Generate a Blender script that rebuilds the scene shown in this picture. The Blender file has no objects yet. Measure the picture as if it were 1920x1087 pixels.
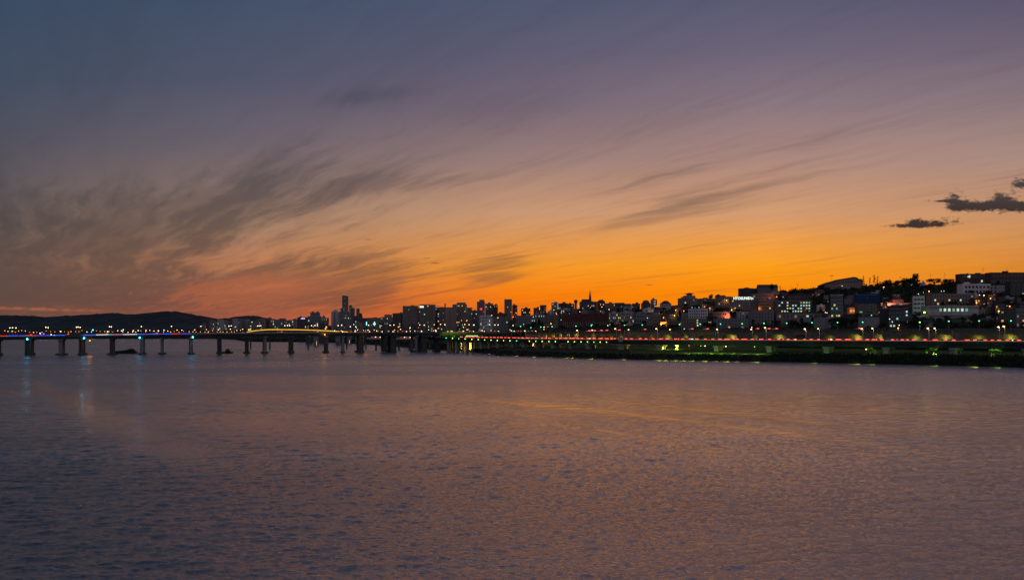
import bpy, math, random
import numpy as np
from mathutils import Vector
S = bpy.context.scene
C = S.collection
R = random.Random(7)
# ------------------------------------------------------------------ camera
F, HY, CX, CZ = 1507.0, 622.0, 960.0, 20.0      # focal length and horizon in photo pixels, eye height in metres
def P(px, py, Y): return Vector(((px-CX)/F*Y, Y, CZ+(HY-py)/F*Y))
def xat(px, Y): return (px-CX)/F*Y
def zat(py, Y): return CZ+(HY-py)/F*Y
cam = bpy.data.cameras.new('camera'); co = bpy.data.objects.new('camera', cam); C.objects.link(co)
co.location = (0, 0, CZ); co.rotation_euler = (math.radians(90), 0, 0)
cam.sensor_width = 36; cam.lens = 36*F/1920; cam.shift_y = (HY-543.5)/1920; cam.clip_start = 1; cam.clip_end = 30000
S.camera = co
S.view_settings.view_transform = 'Standard'; S.view_settings.look = 'None'
S.view_settings.exposure = 0; S.view_settings.gamma = 1; S.view_settings.use_curve_mapping = False
S.render.engine = 'CYCLES'
S.cycles.use_denoising = True
S.cycles.max_bounces = 5; S.cycles.diffuse_bounces = 2; S.cycles.glossy_bounces = 3
S.cycles.transmission_bounces = 2; S.cycles.sample_clamp_indirect = .95; S.cycles.use_light_tree = True
S.cycles.caustics_reflective = False; S.cycles.caustics_refractive = False
# ------------------------------------------------------------------ node expressions
def lin(c):
    return tuple((v/255/12.92 if v/255 <= .04045 else ((v/255+.055)/1.055)**2.4) for v in c)
class E:
    tree = None
    def __init__(s, sock): s.s = sock
    @staticmethod
    def m(op, *a, clamp=False):
        n = E.tree.nodes.new('ShaderNodeMath'); n.operation = op; n.use_clamp = clamp
        for i, v in enumerate(a):
            if isinstance(v, E): E.tree.links.new(v.s, n.inputs[i])
            else: n.inputs[i].default_value = v
        return E(n.outputs[0])
    def __add__(s, o): return E.m('ADD', s, o)
    __radd__ = __add__
    def __mul__(s, o): return E.m('MULTIPLY', s, o)
    __rmul__ = __mul__
    def __sub__(s, o): return E.m('SUBTRACT', s, o)
    def __rsub__(s, o): return E.m('SUBTRACT', o, s)
    def __truediv__(s, o): return E.m('DIVIDE', s, o)
    def max(s, o): return E.m('MAXIMUM', s, o)
    def min(s, o): return E.m('MINIMUM', s, o)
    def exp(s): return E.m('EXPONENT', s)
def smooth(x, a, b):
    n = E.tree.nodes.new('ShaderNodeMapRange'); n.interpolation_type = 'SMOOTHSTEP'
    E.tree.links.new(x.s, n.inputs[0]); n.inputs[1].default_value = a; n.inputs[2].default_value = b
    return E(n.outputs[0])
def xyz(x, y, z):
    n = E.tree.nodes.new('ShaderNodeCombineXYZ')
    for i, v in enumerate((x, y, z)):
        if isinstance(v, E): E.tree.links.new(v.s, n.inputs[i])
        else: n.inputs[i].default_value = v
    return E(n.outputs[0])
def sep(v):
    n = E.tree.nodes.new('ShaderNodeSeparateXYZ'); E.tree.links.new(v.s, n.inputs[0])
    return [E(o) for o in n.outputs]
def noise(v, scale=1, detail=4, rough=.5, dist=0, lac=2):
    n = E.tree.nodes.new('ShaderNodeTexNoise'); E.tree.links.new(v.s, n.inputs['Vector'])
    n.inputs['Scale'].default_value = scale; n.inputs['Detail'].default_value = detail
    n.inputs['Roughness'].default_value = rough; n.inputs['Distortion'].default_value = dist; n.inputs['Lacunarity'].default_value = lac
    return E(n.outputs[0])
def mixc(f, a, b, mode='MIX'):
    n = E.tree.nodes.new('ShaderNodeMix'); n.data_type = 'RGBA'; n.blend_type = mode
    if isinstance(f, E): E.tree.links.new(f.s, n.inputs[0])
    else: n.inputs[0].default_value = f
    for k, v in ((6, a), (7, b)):
        if isinstance(v, E): E.tree.links.new(v.s, n.inputs[k])
        else: n.inputs[k].default_value = (*v, 1)
    return E(n.outputs[2])
def ramp(x, stops, ease=False):
    n = E.tree.nodes.new('ShaderNodeValToRGB'); E.tree.links.new(x.s, n.inputs[0])
    if ease: n.color_ramp.interpolation = 'B_SPLINE'
    el = n.color_ramp.elements
    while len(el) > 1: el.remove(el[-1])
    el[0].position = stops[0][0]; el[0].color = (*stops[0][1], 1)
    for p, c in stops[1:]:
        e = el.new(p); e.color = (*c, 1)
    return E(n.outputs[0])
# ------------------------------------------------------------------ dusk sky (no sun: it has set)
W = bpy.data.worlds.new('World'); S.world = W; W.use_nodes = True
T = E.tree = W.node_tree
T.nodes.clear()
tc = T.nodes.new('ShaderNodeTexCoord')
dx, dy, dz = sep(E(tc.outputs['Generated']))
yy = dy.max(.08)
U = dx/yy; V = (dz/yy).max(0)
# colour of the clear air by height, at five bearings (0 .. 1 = elevation tangent 0 .. 1)
def col(k_, *st):
    out = []
    for py, c in sorted(st, key=lambda t: -t[0]): out.append((max(0, (HY-py)/F), lin(c)))
    t_ = out[-1][1]; out += [(.58, tuple(v*(1+k_)/2 for v in t_)), (.98, tuple(v*k_*.45 for v in t_))]
    return ramp(V, out)
cols = [
 (0,   col(0.4, (0,(60,76,98)), (150,(68,79,98)), (260,(82,82,94)), (360,(98,90,92)), (450,(112,94,86)), (520,(108,84,74)), (560,(98,78,72)), (580,(116,82,71)), (622,(108,76,68)))),
 (480, col(0.7, (0,(68,82,105)), (150,(84,86,107)), (260,(108,99,109)), (340,(134,114,110)), (420,(166,130,106)), (500,(192,126,86)), (560,(164,98,72)), (600,(176,90,66)))),
 (960, col(1.35, (0,(80,88,112)), (100,(95,92,114)), (200,(116,102,116)), (300,(152,125,121)), (400,(202,152,116)), (450,(222,152,86)), (500,(243,152,44)), (550,(250,128,14)), (600,(232,106,20)))),
 (1440,col(1.6, (0,(92,92,116)), (100,(111,102,121)), (200,(140,120,128)), (300,(174,138,128)), (400,(213,157,114)), (450,(240,160,72)), (500,(255,160,26)), (545,(255,142,2)))),
 (1920,col(1.6, (0,(92,88,110)), (100,(116,103,118)), (200,(143,123,127)), (300,(172,141,128)), (400,(200,146,106)), (450,(214,146,82)), (500,(220,136,50)), (560,(224,120,30)))),
]
u = U*F+CX
c = cols[0][1]
for (a, _), (b, cb) in zip(cols, cols[1:]):
    c = mixc(smooth(u, a-60, b+60) if False else E.m('DIVIDE', u-a, b-a, clamp=True), c, cb)
# clouds: streaky noise on a high flat layer, seen in perspective
hz = dz.max(0)+.05
qx, qy = dx/hz, dy/hz
vx, vy = -.68, 1.0
L = math.hypot(vx, vy); vx /= L; vy /= L
al = qx*vx+qy*vy; ac = qx*vy-qy*vx
warp = noise(xyz(al, ac, 3.1), .9, 3, .5)
warp2 = noise(xyz(al, ac, 9.7), 2.6, 3, .5)
ac2 = ac+(warp-.5)*.34+(warp2-.5)*.06; al2 = al+(warp2-.5)*.2
n1 = noise(xyz(al2*.27, ac2*1.45, 0), 1.3, 7, .56)
n2 = noise(xyz(al2*.36, ac2*2.5, 4.4), 2.4, 6, .60)
n3 = noise(xyz(al2*.7, ac2*4.2, 7.7), 2.6, 4, .6)
def blob(cx, cy, rx, ry, rot=0, p=1):
    ux = (u-cx); vv = (V*-F+HY)-cy
    cs, sn = math.cos(math.radians(rot)), math.sin(math.radians(rot))
    a = (ux*cs-vv*sn)*(1/rx); b = (ux*sn+vv*cs)*(1/ry)
    return (E.m('ADD', a*a, b*b)*-1).exp()*p
cov = blob(120, 480, 420, 110, 4, .17)+blob(440, 370, 200, 80, 18, .15)+blob(20, 390, 260, 85, 0, .09)+blob(100, 560, 380, 40, 0, .12)+blob(600, 515, 200, 30, 4, .20)+blob(330, 470, 200, 60, 10, .05)+blob(520, 568, 230, 26, 5, .13) \
    + blob(935, 490, 70, 16, 12, .24)+blob(930, 521, 60, 12, 5, .24)+blob(1240, 395, 190, 24, 14, .19)+blob(730, 345, 160, 26, 6, .17)+blob(690, 180, 150, 18, 4, .13) \
    + blob(1240, 200, 200, 30, 12, .04)+blob(240, 560, 300, 22, 0, .07)+blob(1380, 345, 260, 26, 12, .08)+blob(1060, 590, 60, 10, 0, -.1)+blob(700, 560, 120, 30, 8, .12) \
    + blob(1300, 428, 120, 10, 9, .1)
dens = smooth(n1*.58+n2*.30+n3*.12+cov, .54, .745)*(smooth(n2, .34, .60)*.34+.66)
thin = smooth(n1*.35+n2*.35+n3*.3+cov*.6, .42, .66)
ccol = ramp(V, [(0, lin((104,72,62))), ((HY-520)/F, lin((90,72,66))), ((HY-420)/F, lin((74,66,66))), ((HY-300)/F, lin((74,70,76))), ((HY-100)/F, lin((72,78,96)))])
ccol = mixc(.26, ccol, c)
c = mixc((thin*.26), c, mixc(1.0, c, (.62, .60, .62), 'MULTIPLY'))
c = mixc(dens*(.98-smooth(u, 560, 900)*.3), c, ccol)
# glowing gaps low in the left bank of cloud
glow = smooth(n2*.55+n3*.2+n1*.25+blob(470, 545, 210, 40, 6, .29)+blob(60, 579, 150, 4.5, -1.5, .24)+blob(620, 590, 200, 24, 0, .1), .62, .78)*(dens*-.45+1)
c = mixc(glow*.62, c, lin((214,112,66)))
# two dark cumulus clouds on the right
pv = xyz(u*.028, V*F*.05, 0)
bl = noise(pv, 2.3, 9, .66)
cum = blob(1857, 386, 56, 10, -1)+blob(1789, 378, 17, 21)+blob(1880, 374, 26, 17)+blob(1820, 388, 30, 9)+blob(1768, 377, 34, 2.4)+blob(1925, 388, 40, 14)\
    + blob(1912, 343, 18, 10)+blob(1950, 350, 30, 14)+blob(1752, 419, 44, 9, 2)+blob(1700, 423, 46, 4)+blob(1716, 416, 16, 6)
flat = smooth(V*F, HY-405, HY-392)
cd = smooth(cum+(bl-.5)*3.0*smooth(cum, .0, .22), .30, 1.12)
c = mixc(cd*.97, c, mixc(smooth(V*F, HY-400, HY-360), lin((50,44,46)), lin((68,60,60))))
bits = noise(xyz(u*.02, V*F*.16, 5), 1.0, 4, .6)
sm = blob(816, 493, 14, 1.6)+blob(800, 484, 12, 1)+blob(1218, 534, 9, 1.3)+blob(690, 449, 12, 1.1)
c = mixc(smooth(sm+(bits-.5)*.5*smooth(sm, .0, .3), .5, .95)*.7, c, lin((110,74,56)))
# eastern half behind the viewer: dim blue dusk
back = smooth(dy, .30, -.25)
bc = ramp(dz.max(0), [(0, (.24,.225,.27)), (.3, (.235,.235,.295)), (1, (.15,.16,.21))])
c = mixc(back, c, bc)
low = smooth(dz, .0, -.05)
c = mixc(low, c, (.02,.022,.028))
bg = T.nodes.new('ShaderNodeBackground'); wo = T.nodes.new('ShaderNodeOutputWorld')
T.links.new(c.s, bg.inputs[0]); bg.inputs[1].default_value = 1.0; T.links.new(bg.outputs[0], wo.inputs[0])
W.cycles.sampling_method = 'MANUAL'; W.cycles.sample_map_resolution = 512
WATER_IOR, WAVE = 2.1, .0215
SL = []
# ------------------------------------------------------------------ materials
def new_mat(name):
    m = bpy.data.materials.new(name); m.use_nodes = True
    E.tree = m.node_tree
    return m, m.node_tree.nodes['Principled BSDF']
def link(e, sock): E.tree.links.new(e.s, sock)
# water
wm, pb = new_mat('river_water')
tcn = E.tree.nodes.new('ShaderNodeNewGeometry'); pos = E(tcn.outputs['Position'])
X, Y, Z = sep(pos)
def wv(v, scale, det, amp, rough=.5, dist=0): return (noise(v, scale, det, rough, dist)-.5)*amp
# swell runs across the view; coordinates squeezed so that crests are long
ca, sa = math.cos(math.radians(8)), math.sin(math.radians(8))
xr = X*ca+Y*sa; yr = Y*ca-X*sa
dist = Y.max(30)
def slick(x0, y0, x1, y1, x2, y2, w):
    # a long wake band: y = quadratic through three plan points
    A = np.array([[x0*x0, x0, 1],[x1*x1, x1, 1],[x2*x2, x2, 1]]); a, b, k = np.linalg.solve(A, [y0, y1, y2]); SL.append((a, b, k, x0, x2, w))
    d = (Y-((X*float(a)+float(b))*X+float(k))+(noise(xyz(X, Y, x0), .045, 4, .6)-.5)*1.3*w)*(1/w)
    ends = smooth(X, x0-18, x0+14)*smooth(X, x2+25, x2-20)
    return (d*d*-1).exp()*ends
def pl(px, py): Yv = CZ*F/(py-HY); return (px-CX)/F*Yv, Yv
def slk(a, b, c3, w): return slick(*pl(*a), *pl(*b), *pl(*c3), w)
bands = slk((935,752),(1240,783),(1800,856),6.5)*.95+slk((1080,740),(1400,778),(1900,830),5.5)*.75+slk((50,712),(190,780),(330,850),9)*.8 \
      + slk((430,733),(560,748),(720,762),4)*.5+slk((860,740),(960,756),(1050,762),4)*.5+slk((1150,718),(1450,748),(1800,790),6)*.45+slk((1000,795),(1300,835),(1750,930),2.6)*.5+slk((960,775),(1100,800),(1320,850),2.4)*.5
bn = noise(xyz(X, Y, 2.0), .12, 4, .6)
bands = (bands*smooth(bn, .24, .52)).min(1)
gust = smooth(noise(xyz(xr*.4, yr, 1.0), .016, 4, .55), .36, .64)
patch = ((((X-34)*(1/95))*((X-34)*(1/95))+((Y-150)*(1/85))*((Y-150)*(1/85)))*-1).exp()
h = wv(xyz(xr*.8, yr, 9), 2.6, 4, .20, .6, .4)
bmp = E.tree.nodes.new('ShaderNodeBump'); bmp.inputs['Strength'].default_value = 1; bmp.inputs['Distance'].default_value = 1
link(h*(1-bands*.7)*(gust*.5+.6)*smooth(dist, 260, 90)+wv(xyz(xr*.35, yr, 4), .30, 4, .8, .6)*smooth(dist, 110, 320)*(1-bands*.6), bmp.inputs['Height']); E.tree.links.new(bmp.outputs[0], pb.inputs['Normal'])
pb.inputs['Base Color'].default_value = (.05, .045, .05, 1)
link(((smooth(dist, 60, 420)*.17+.11)*(gust*.3+.85)*(1-patch*.45)-bands*.10).max(.04), pb.inputs['Roughness']); pb.inputs['IOR'].default_value = WATER_IOR
pb.inputs['Specular IOR Level'].default_value = .5
_n = E.tree.nodes; gb = _n.new('ShaderNodeBsdfGlossy'); gb.inputs['Color'].default_value = (.96,.92,.92,1)
for lk in list(E.tree.links):
    if lk.to_node == pb and lk.to_socket.name in ('Roughness', 'Normal'): E.tree.links.new(lk.from_socket, gb.inputs[lk.to_socket.name])
mxs = _n.new('ShaderNodeMixShader'); mxs.inputs[0].default_value = .34
E.tree.links.new(pb.outputs[0], mxs.inputs[1]); E.tree.links.new(gb.outputs[0], mxs.inputs[2]); E.tree.links.new(mxs.outputs[0], _n['Material Output'].inputs[0])
def water_mesh():
    rg = np.random.default_rng(5)
    inv = np.arange(1/52, 1/2600, -.55/30140)          # rows closer together near the eye, like any adaptive ocean grid
    inv = np.concatenate([np.arange(1/16, 1/52, -2.6/30140), inv]); ys = 1/inv
    us = np.concatenate([np.linspace(-3, -.8, 110)[:-1], np.linspace(-.8, .8, 1400), np.linspace(.8, 3, 110)[1:]])
    Yg = ys[:, None]; Xg = ys[:, None]*us[None, :]
    zz = np.zeros_like(Xg); sp = np.abs(np.gradient(ys))[:, None]; sx = ys[:, None]*np.gradient(us)[None, :]
    for i in range(130):
        lam = .42*(5.5/.42)**(rg.random()**1.1)
        th = math.radians(100+rg.normal()*27)          # travel direction
        kx, ky = math.cos(th)*2*math.pi/lam, math.sin(th)*2*math.pi/lam
        amp = WAVE*lam/(2*math.pi)*(1 if lam < 3 else .6)
        ly = 2*math.pi/(abs(ky)+1e-6); lx = 2*math.pi/(abs(kx)+1e-6)
        fy = np.clip((ly/sp-1.7)/1.4, 0, 1); fx = np.clip((lx/sx-1.8)/1.6, 0, 1)
        f = fy*fx
        if f.max() <= 0: continue
        ph = kx*Xg+ky*Yg+rg.random()*6.283+.9*np.sin(.021*(Xg*math.cos(i)+Yg*math.sin(i*1.7))+i)
        s = np.sin(ph); zz += amp*f*(s+.22*np.cos(2*ph))
    # slicks and gusts: slow patches with lower or higher waves
    g = .82+.28*np.sin(.031*Xg+.9*np.sin(.017*Yg))*np.sin(.047*Yg+1.1*np.sin(.023*Xg+1))
    zz *= g*(1-.34*np.exp(-((Xg-34)/95)**2-((Yg-150)/85)**2))
    for (a_, b_, k_, x0, x2, w) in SL:
        xs_ = Xg+4*np.sin(.09*Yg+x0); d = (Yg-((a_*Xg+b_)*Xg+k_)+1.2*np.sin(.13*Xg))/w
        zz *= 1-.80*np.exp(-d*d)*np.clip((xs_-x0+18)/30, 0, 1)*np.clip((x2+25-xs_)/40, 0, 1)*(.8+.2*np.sin(.11*Xg+x0)*np.sin(.043*Xg))
    ny, nx = zz.shape
    v = np.stack([Xg, np.broadcast_to(Yg, Xg.shape), zz], -1).reshape(-1, 3)
    ii = np.arange(ny*nx).reshape(ny, nx)
    q = np.stack([ii[:-1, :-1], ii[:-1, 1:], ii[1:, 1:], ii[1:, :-1]], -1).reshape(-1, 4)
    b0 = len(v); B = 16000
    v = np.concatenate([v, [[-B,-400,-.3],[B,-400,-.3],[B,B,-.3],[-B,B,-.3]]]); q = np.concatenate([q, [[b0, b0+1, b0+2, b0+3]]])
    me = bpy.data.meshes.new('water')
    me.vertices.add(len(v)); me.vertices.foreach_set('co', v.ravel())
    me.loops.add(q.size); me.loops.foreach_set('vertex_index', q.ravel())
    me.polygons.add(len(q)); me.polygons.foreach_set('loop_start', np.arange(len(q))*4); me.polygons.foreach_set('loop_total', np.full(len(q), 4))
    me.polygons.foreach_set('use_smooth', np.ones(len(q), bool))
    me.update(); me.validate()
    me.materials.append(wm)
    o = bpy.data.objects.new('water', me); C.objects.link(o); o['kind'] = 'structure'
water_mesh()
# ------------------------------------------------------------------ mesh and object helpers
class MB:
    def __init__(s): s.v = []; s.f = []; s.m = []
    def quad(s, a, b, c, d, m=0):
        n = len(s.v); s.v += [tuple(a), tuple(b), tuple(c), tuple(d)]; s.f.append((n, n+1, n+2, n+3)); s.m.append(m)
    def hexa(s, p, m=0):            # p: 4 bottom points then 4 top points, counter-clockwise
        n = len(s.v); s.v += [tuple(q) for q in p]
        for f in ((3,2,1,0), (4,5,6,7), (0,1,5,4), (1,2,6,5), (2,3,7,6), (3,0,4,7)):
            s.f.append(tuple(n+i for i in f)); s.m.append(m)
    def box(s, x, y, z, sx, sy, sz, m=0, rot=0, top=1.0):      # centre x y, bottom z; top scales the upper face
        c, sn = math.cos(rot), math.sin(rot); p = []
        for zz, k in ((z, 1), (z+sz, top)):
            for a, b in ((-1,-1), (1,-1), (1,1), (-1,1)):
                lx, ly = a*sx/2*k, b*sy/2*k
                p.append((x+lx*c-ly*sn, y+lx*sn+ly*c, zz))
        s.hexa(p, m); return s
    def tube(s, a, b, r0, r1=None, n=8, m=0, cap=True):
        r1 = r0 if r1 is None else r1
        a, b = Vector(a), Vector(b); d = (b-a).normalized()
        u = d.orthogonal().normalized(); w = d.cross(u); k = len(s.v)
        for p, r in ((a, r0), (b, r1)):
            for i in range(n):
                t = 2*math.pi*i/n; s.v.append(tuple(p+u*(r*math.cos(t))+w*(r*math.sin(t))))
        for i in range(n):
            j = (i+1) % n; s.f.append((k+i, k+j, k+n+j, k+n+i)); s.m.append(m)
        if cap:
            s.f.append(tuple(k+i for i in reversed(range(n)))); s.m.append(m)
            s.f.append(tuple(k+n+i for i in range(n))); s.m.append(m)
        return s
    def ball(s, c, rx, ry, rz, nu=10, nv=6, m=0, half=False):
        k = len(s.v); lo = 0 if half else -math.pi/2
        for j in range(nv+1):
            ph = lo+(math.pi/2-lo)*j/nv
            for i in range(nu):
                t = 2*math.pi*i/nu
                s.v.append((c[0]+rx*math.cos(ph)*math.cos(t), c[1]+ry*math.cos(ph)*math.sin(t), c[2]+rz*math.sin(ph)))
        for j in range(nv):
            for i in range(nu):
                a = k+j*nu+i; b = k+j*nu+(i+1) % nu
                s.f.append((a, b, b+nu, a+nu)); s.m.append(m)
        return s
    def strip(s, pts, w0, w1, z0, z1, m=0):     # sweep a box along plan points (x, y, z); w0..w1 across (right positive), z0..z1 up
        A = []
        for i, p in enumerate(pts):
            q0, q1 = pts[max(0, i-1)], pts[min(len(pts)-1, i+1)]
            t = Vector((q1[0]-q0[0], q1[1]-q0[1], 0)).normalized(); nrm = Vector((t.y, -t.x, 0)); p = Vector(p)
            A.append([p+nrm*w0+Vector((0,0,z0)), p+nrm*w1+Vector((0,0,z0)), p+nrm*w1+Vector((0,0,z1)), p+nrm*w0+Vector((0,0,z1))])
        k = len(s.v)
        for r in A: s.v += [tuple(x) for x in r]
        for i in range(len(A)-1):
            for j in range(4):
                a = k+4*i+j; b = k+4*i+(j+1) % 4
                s.f.append((b, a, a+4, b+4)); s.m.append(m)
        s.f += [(k+3, k+2, k+1, k), (k+4*len(A)-4, k+4*len(A)-3, k+4*len(A)-2, k+4*len(A)-1)]; s.m += [m, m]
        return s
    def mesh(s, name, mats, smooth=False):
        me = bpy.data.meshes.new(name); me.from_pydata(s.v, [], s.f)
        for q in (mats if isinstance(mats, (list, tuple)) else [mats]): me.materials.append(q)
        me.polygons.foreach_set('material_index', s.m)
        if smooth: me.polygons.foreach_set('use_smooth', [True]*len(s.f))
        me.update(); return me
    def build(s, name, mats, parent=None, loc=(0,0,0), rot=0, smooth=False):
        return place(s.mesh(name, mats, smooth), name, parent, loc, rot)
def place(me, name, parent=None, loc=(0,0,0), rot=0, scale=None):
    o = bpy.data.objects.new(name, me); C.objects.link(o)
    o.location = loc; o.rotation_euler = (0, 0, rot)
    if scale: o.scale = scale
    if parent: o.parent = parent
    return o
def tag(o, label=None, cat=None, group=None, kind=None):
    if label: o['label'] = label
    if cat: o['category'] = cat
    if group: o['group'] = group
    if kind: o['kind'] = kind
    return o
def thing(name, label, cat, loc=(0,0,0), rot=0, group=None):
    return tag(place(None, name, None, loc, rot), label, cat, group)
def copy_tree(o, parent=None):
    c_ = o.copy(); C.objects.link(c_); c_.parent = parent
    for ch in [k for k in o.children]: copy_tree(ch, c_)
    return c_
# ------------------------------------------------------------------ materials of built things
def surf(name, rgb, rough=.8, var=.35, scale=.15, streak=False, spec=.3, metal=0):
    m, p = new_mat(name)
    g = E.tree.nodes.new('ShaderNodeTexCoord'); v = E(g.outputs['Object'])
    if streak:
        a, b, c3 = sep(v); v2 = xyz(a, b, c3*.12)
    else: v2 = v
    n = noise(v2, scale, 5, .6)*.6+noise(v, scale*7, 3, .6)*.4
    link(mixc(smooth(n, .3, .7), tuple(x*(1-var) for x in rgb), tuple(min(1, x*(1+var)) for x in rgb)), p.inputs['Base Color'])
    p.inputs['Roughness'].default_value = rough; p.inputs['Specular IOR Level'].default_value = spec; p.inputs['Metallic'].default_value = metal
    return m
def glow(name, rgb, k, sample=False):
    m, p = new_mat(name)
    p.inputs['Base Color'].default_value = (.05,.05,.05,1)
    p.inputs['Emission Color'].default_value = (*rgb, 1); p.inputs['Emission Strength'].default_value = k
    m.cycles.emission_sampling = 'FRONT' if sample else 'NONE'
    return m
M = dict(
 conc=surf('concrete', (.20,.20,.20), streak=True), concd=surf('dark_concrete', (.07,.075,.08), streak=True), girder=surf('painted_girder', (.010,.022,.016), .6),
 girderd=surf('viaduct_girder', (.018,.028,.034), .7), asphalt=surf('asphalt', (.05,.05,.05)), pole=surf('grey_pole', (.30,.28,.24), .5), black=surf('dark_metal', (.02,.02,.022), .5),
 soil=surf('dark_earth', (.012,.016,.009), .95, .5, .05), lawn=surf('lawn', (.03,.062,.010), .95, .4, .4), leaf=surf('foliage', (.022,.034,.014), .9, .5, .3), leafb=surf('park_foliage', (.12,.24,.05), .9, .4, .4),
 leaf2=surf('pine_foliage', (.014,.022,.012), .9, .4, .3), bark=surf('bark', (.05,.035,.025)), hill=surf('hazy_wooded_hill', (.030,.045,.055), .95, .5, .012),  # far hill colour carries the blue of distant haze
 white=surf('white_render', (.60,.58,.62), streak=True, var=.2), pale=surf('pale_render', (.40,.37,.39), streak=True, var=.25), grey=surf('grey_render', (.20,.195,.22), streak=True, var=.25),
 tan=surf('tan_stone', (.24,.18,.16), streak=True, var=.25), brown=surf('brown_brick', (.10,.06,.05), .9, .3, .5), maroon=surf('maroon_panel', (.075,.018,.02), .6, .25, .1),
 dark=surf('dark_render', (.05,.05,.06), streak=True), slate=surf('slate_roof', (.05,.05,.06)), redroof=surf('red_roof', (.13,.05,.04)), green_net=surf('dark_green', (.02,.05,.04)),
 glassw=surf('blue_glass_wall', (.03,.05,.065), .25, .4, .3, spec=.8), blue=surf('blue_banner_cloth', (.012,.035,.11), .8, .15, .1), bluet=surf('pale_blue_lettering', (.07,.12,.22), .8, .1), blueroof=surf('blue_roof', (.16,.20,.42), .6, .2),
 frame=surf('window_frame', (.22,.22,.23), .5), roofd=surf('flat_roof', (.09,.09,.1)), stone=surf('grey_stone_wall', (.12,.105,.10), .9, .4, .25), hull=surf('dark_hull', (.03,.022,.02), .7), car=surf('car_paint', (.06,.06,.07), .3), cars=surf('silver_car_paint', (.3,.3,.32), .3), tyre=surf('tyre', (.015,.015,.015)),
)
pd = new_mat('dark_pane'); pd[1].inputs['Base Color'].default_value = (.015,.02,.025,1); pd[1].inputs['Roughness'].default_value = .15
PANE = dict(d=pd[0], y=glow('yellow_lit_pane', (1,.62,.16), .85), w=glow('white_lit_pane', (.75,.95,.75), .75), g=glow('green_lit_pane', (.25,.8,.45), .5), o=glow('orange_lit_pane', (1,.38,.08), .8),
            n=glow('dim_lit_pane', (.9,.62,.4), .22), c=glow('cyan_lit_pane', (.35,.9,.9), .8), b=glow('blue_lit_pane', (.15,.3,1), .6))
LMP = dict(warm=glow('warm_lamp', (1,.60,.24), 5), amber=glow('amber_lamp', (1,.45,.08), 4), orange=glow('orange_lamp', (1,.25,.03), 4.5), white=glow('white_lamp', (1,.74,.42), 4), green=glow('green_lamp', (.05,.85,.32), 5), lime=glow('lime_lamp', (.45,.95,.05), 6),
           cyan=glow('cyan_lamp', (.05,.75,1), 12), cool=glow('cool_lamp', (.6,1,.75), 2.5), red=glow('red_tail_lamp', (1,.07,.035), 4.5), head=glow('head_lamp', (1,.78,.5), 6), blue=glow('blue_lamp', (.05,.15,1), 5))
TRAIL = dict(b=glow('blue_trail', (.03,.13,1), 1.5), r=glow('red_trail', (1,.05,.03), 1.3), p=glow('violet_trail', (.3,.06,.75), 1.0), w=glow('white_trail', (.95,.92,1), 1.4), c=glow('cyan_trail', (.03,.8,.75), 1.2), k=glow('pink_trail', (.9,.3,.5), 1.0), y=glow('amber_trail', (1,.52,.02), 1.7),  # glow colours for strips that imitate traffic light trails
           m=glow('dim_red_trail', (1,.08,.03), .65), o=glow('orange_trail', (1,.33,.10), .7), t=glow('tan_trail', (.55,.32,.22), .45))
# ------------------------------------------------------------------ ground
def lut(tab):
    xs, ys = zip(*tab); return lambda x: float(np.interp(x, xs, ys))
shore = lut([(-900,2300),(400,2250),(438,2150),(446,1700),(480,1600),(600,1546),(700,1230),(780,960),(860,825),(900,765),(940,722),(1000,684),(1100,634),(1200,603),(1300,580),(1540,533),(1740,494),(1920,457),(2300,400),(2900,330)])
viaY = lut([(780,840),(842,793),(900,757),(986,712),(1038,688),(1103,662),(1163,640),(1300,602),(1443,568),(1550,546),(1663,518),(1788,490),(1920,463),(2100,430),(2400,385)])
wallY = lut([(-900,2420),(400,2350),(480,1760),(600,1700),(700,1420),(800,1130),(900,900),(960,800),(1163,705),(1443,628),(1550,603),(1663,572),(1788,542),(1920,513),(2400,430),(2900,370)])
wallZ = lut([(800,10),(940,12),(985,17.5),(1163,19.4),(1250,20.3),(3000,20.3)])
ridge = lut([(-900,618),(600,617),(880,613),(940,603),(1000,590),(1050,582),(1100,576),(1150,579),(1200,579),(1250,574),(1300,570),(1350,564),(1400,558),(1450,551),(1500,543),(1550,538),(1600,535),(1700,536),(1750,535),(1800,531),(1860,529),(1920,527),(2200,524),(2500,545),(2900,590)])
RD = 470
_sh = shore
def shore(px): return _sh(px) if px < 880 else F*CZ/(F*CZ/_sh(px)+3.6*min(1, (px-880)/60))
def hill_z(px, Y):
    Es, Wl, zt = shore(px), wallY(px), wallZ(px)
    if Y < Es: return -3
    if Y < Es+10: return (Y-Es)*.35
    if Y < Wl+5.7:
        zt2 = min(8.5, zt-1); return 3.5+(zt2-3.5)*(Y-Es-10)/(Wl-Es-10)
    if Y < Wl+34: return zt
    zr = zat(ridge(px), Wl+RD); t = (Y-Wl-34)/(RD-34)
    if t <= 1: return zt+(zr-zt)*(t*.55+.45*t*t*(3-2*t))
    return zr-(Y-Wl-RD)*.05
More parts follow.
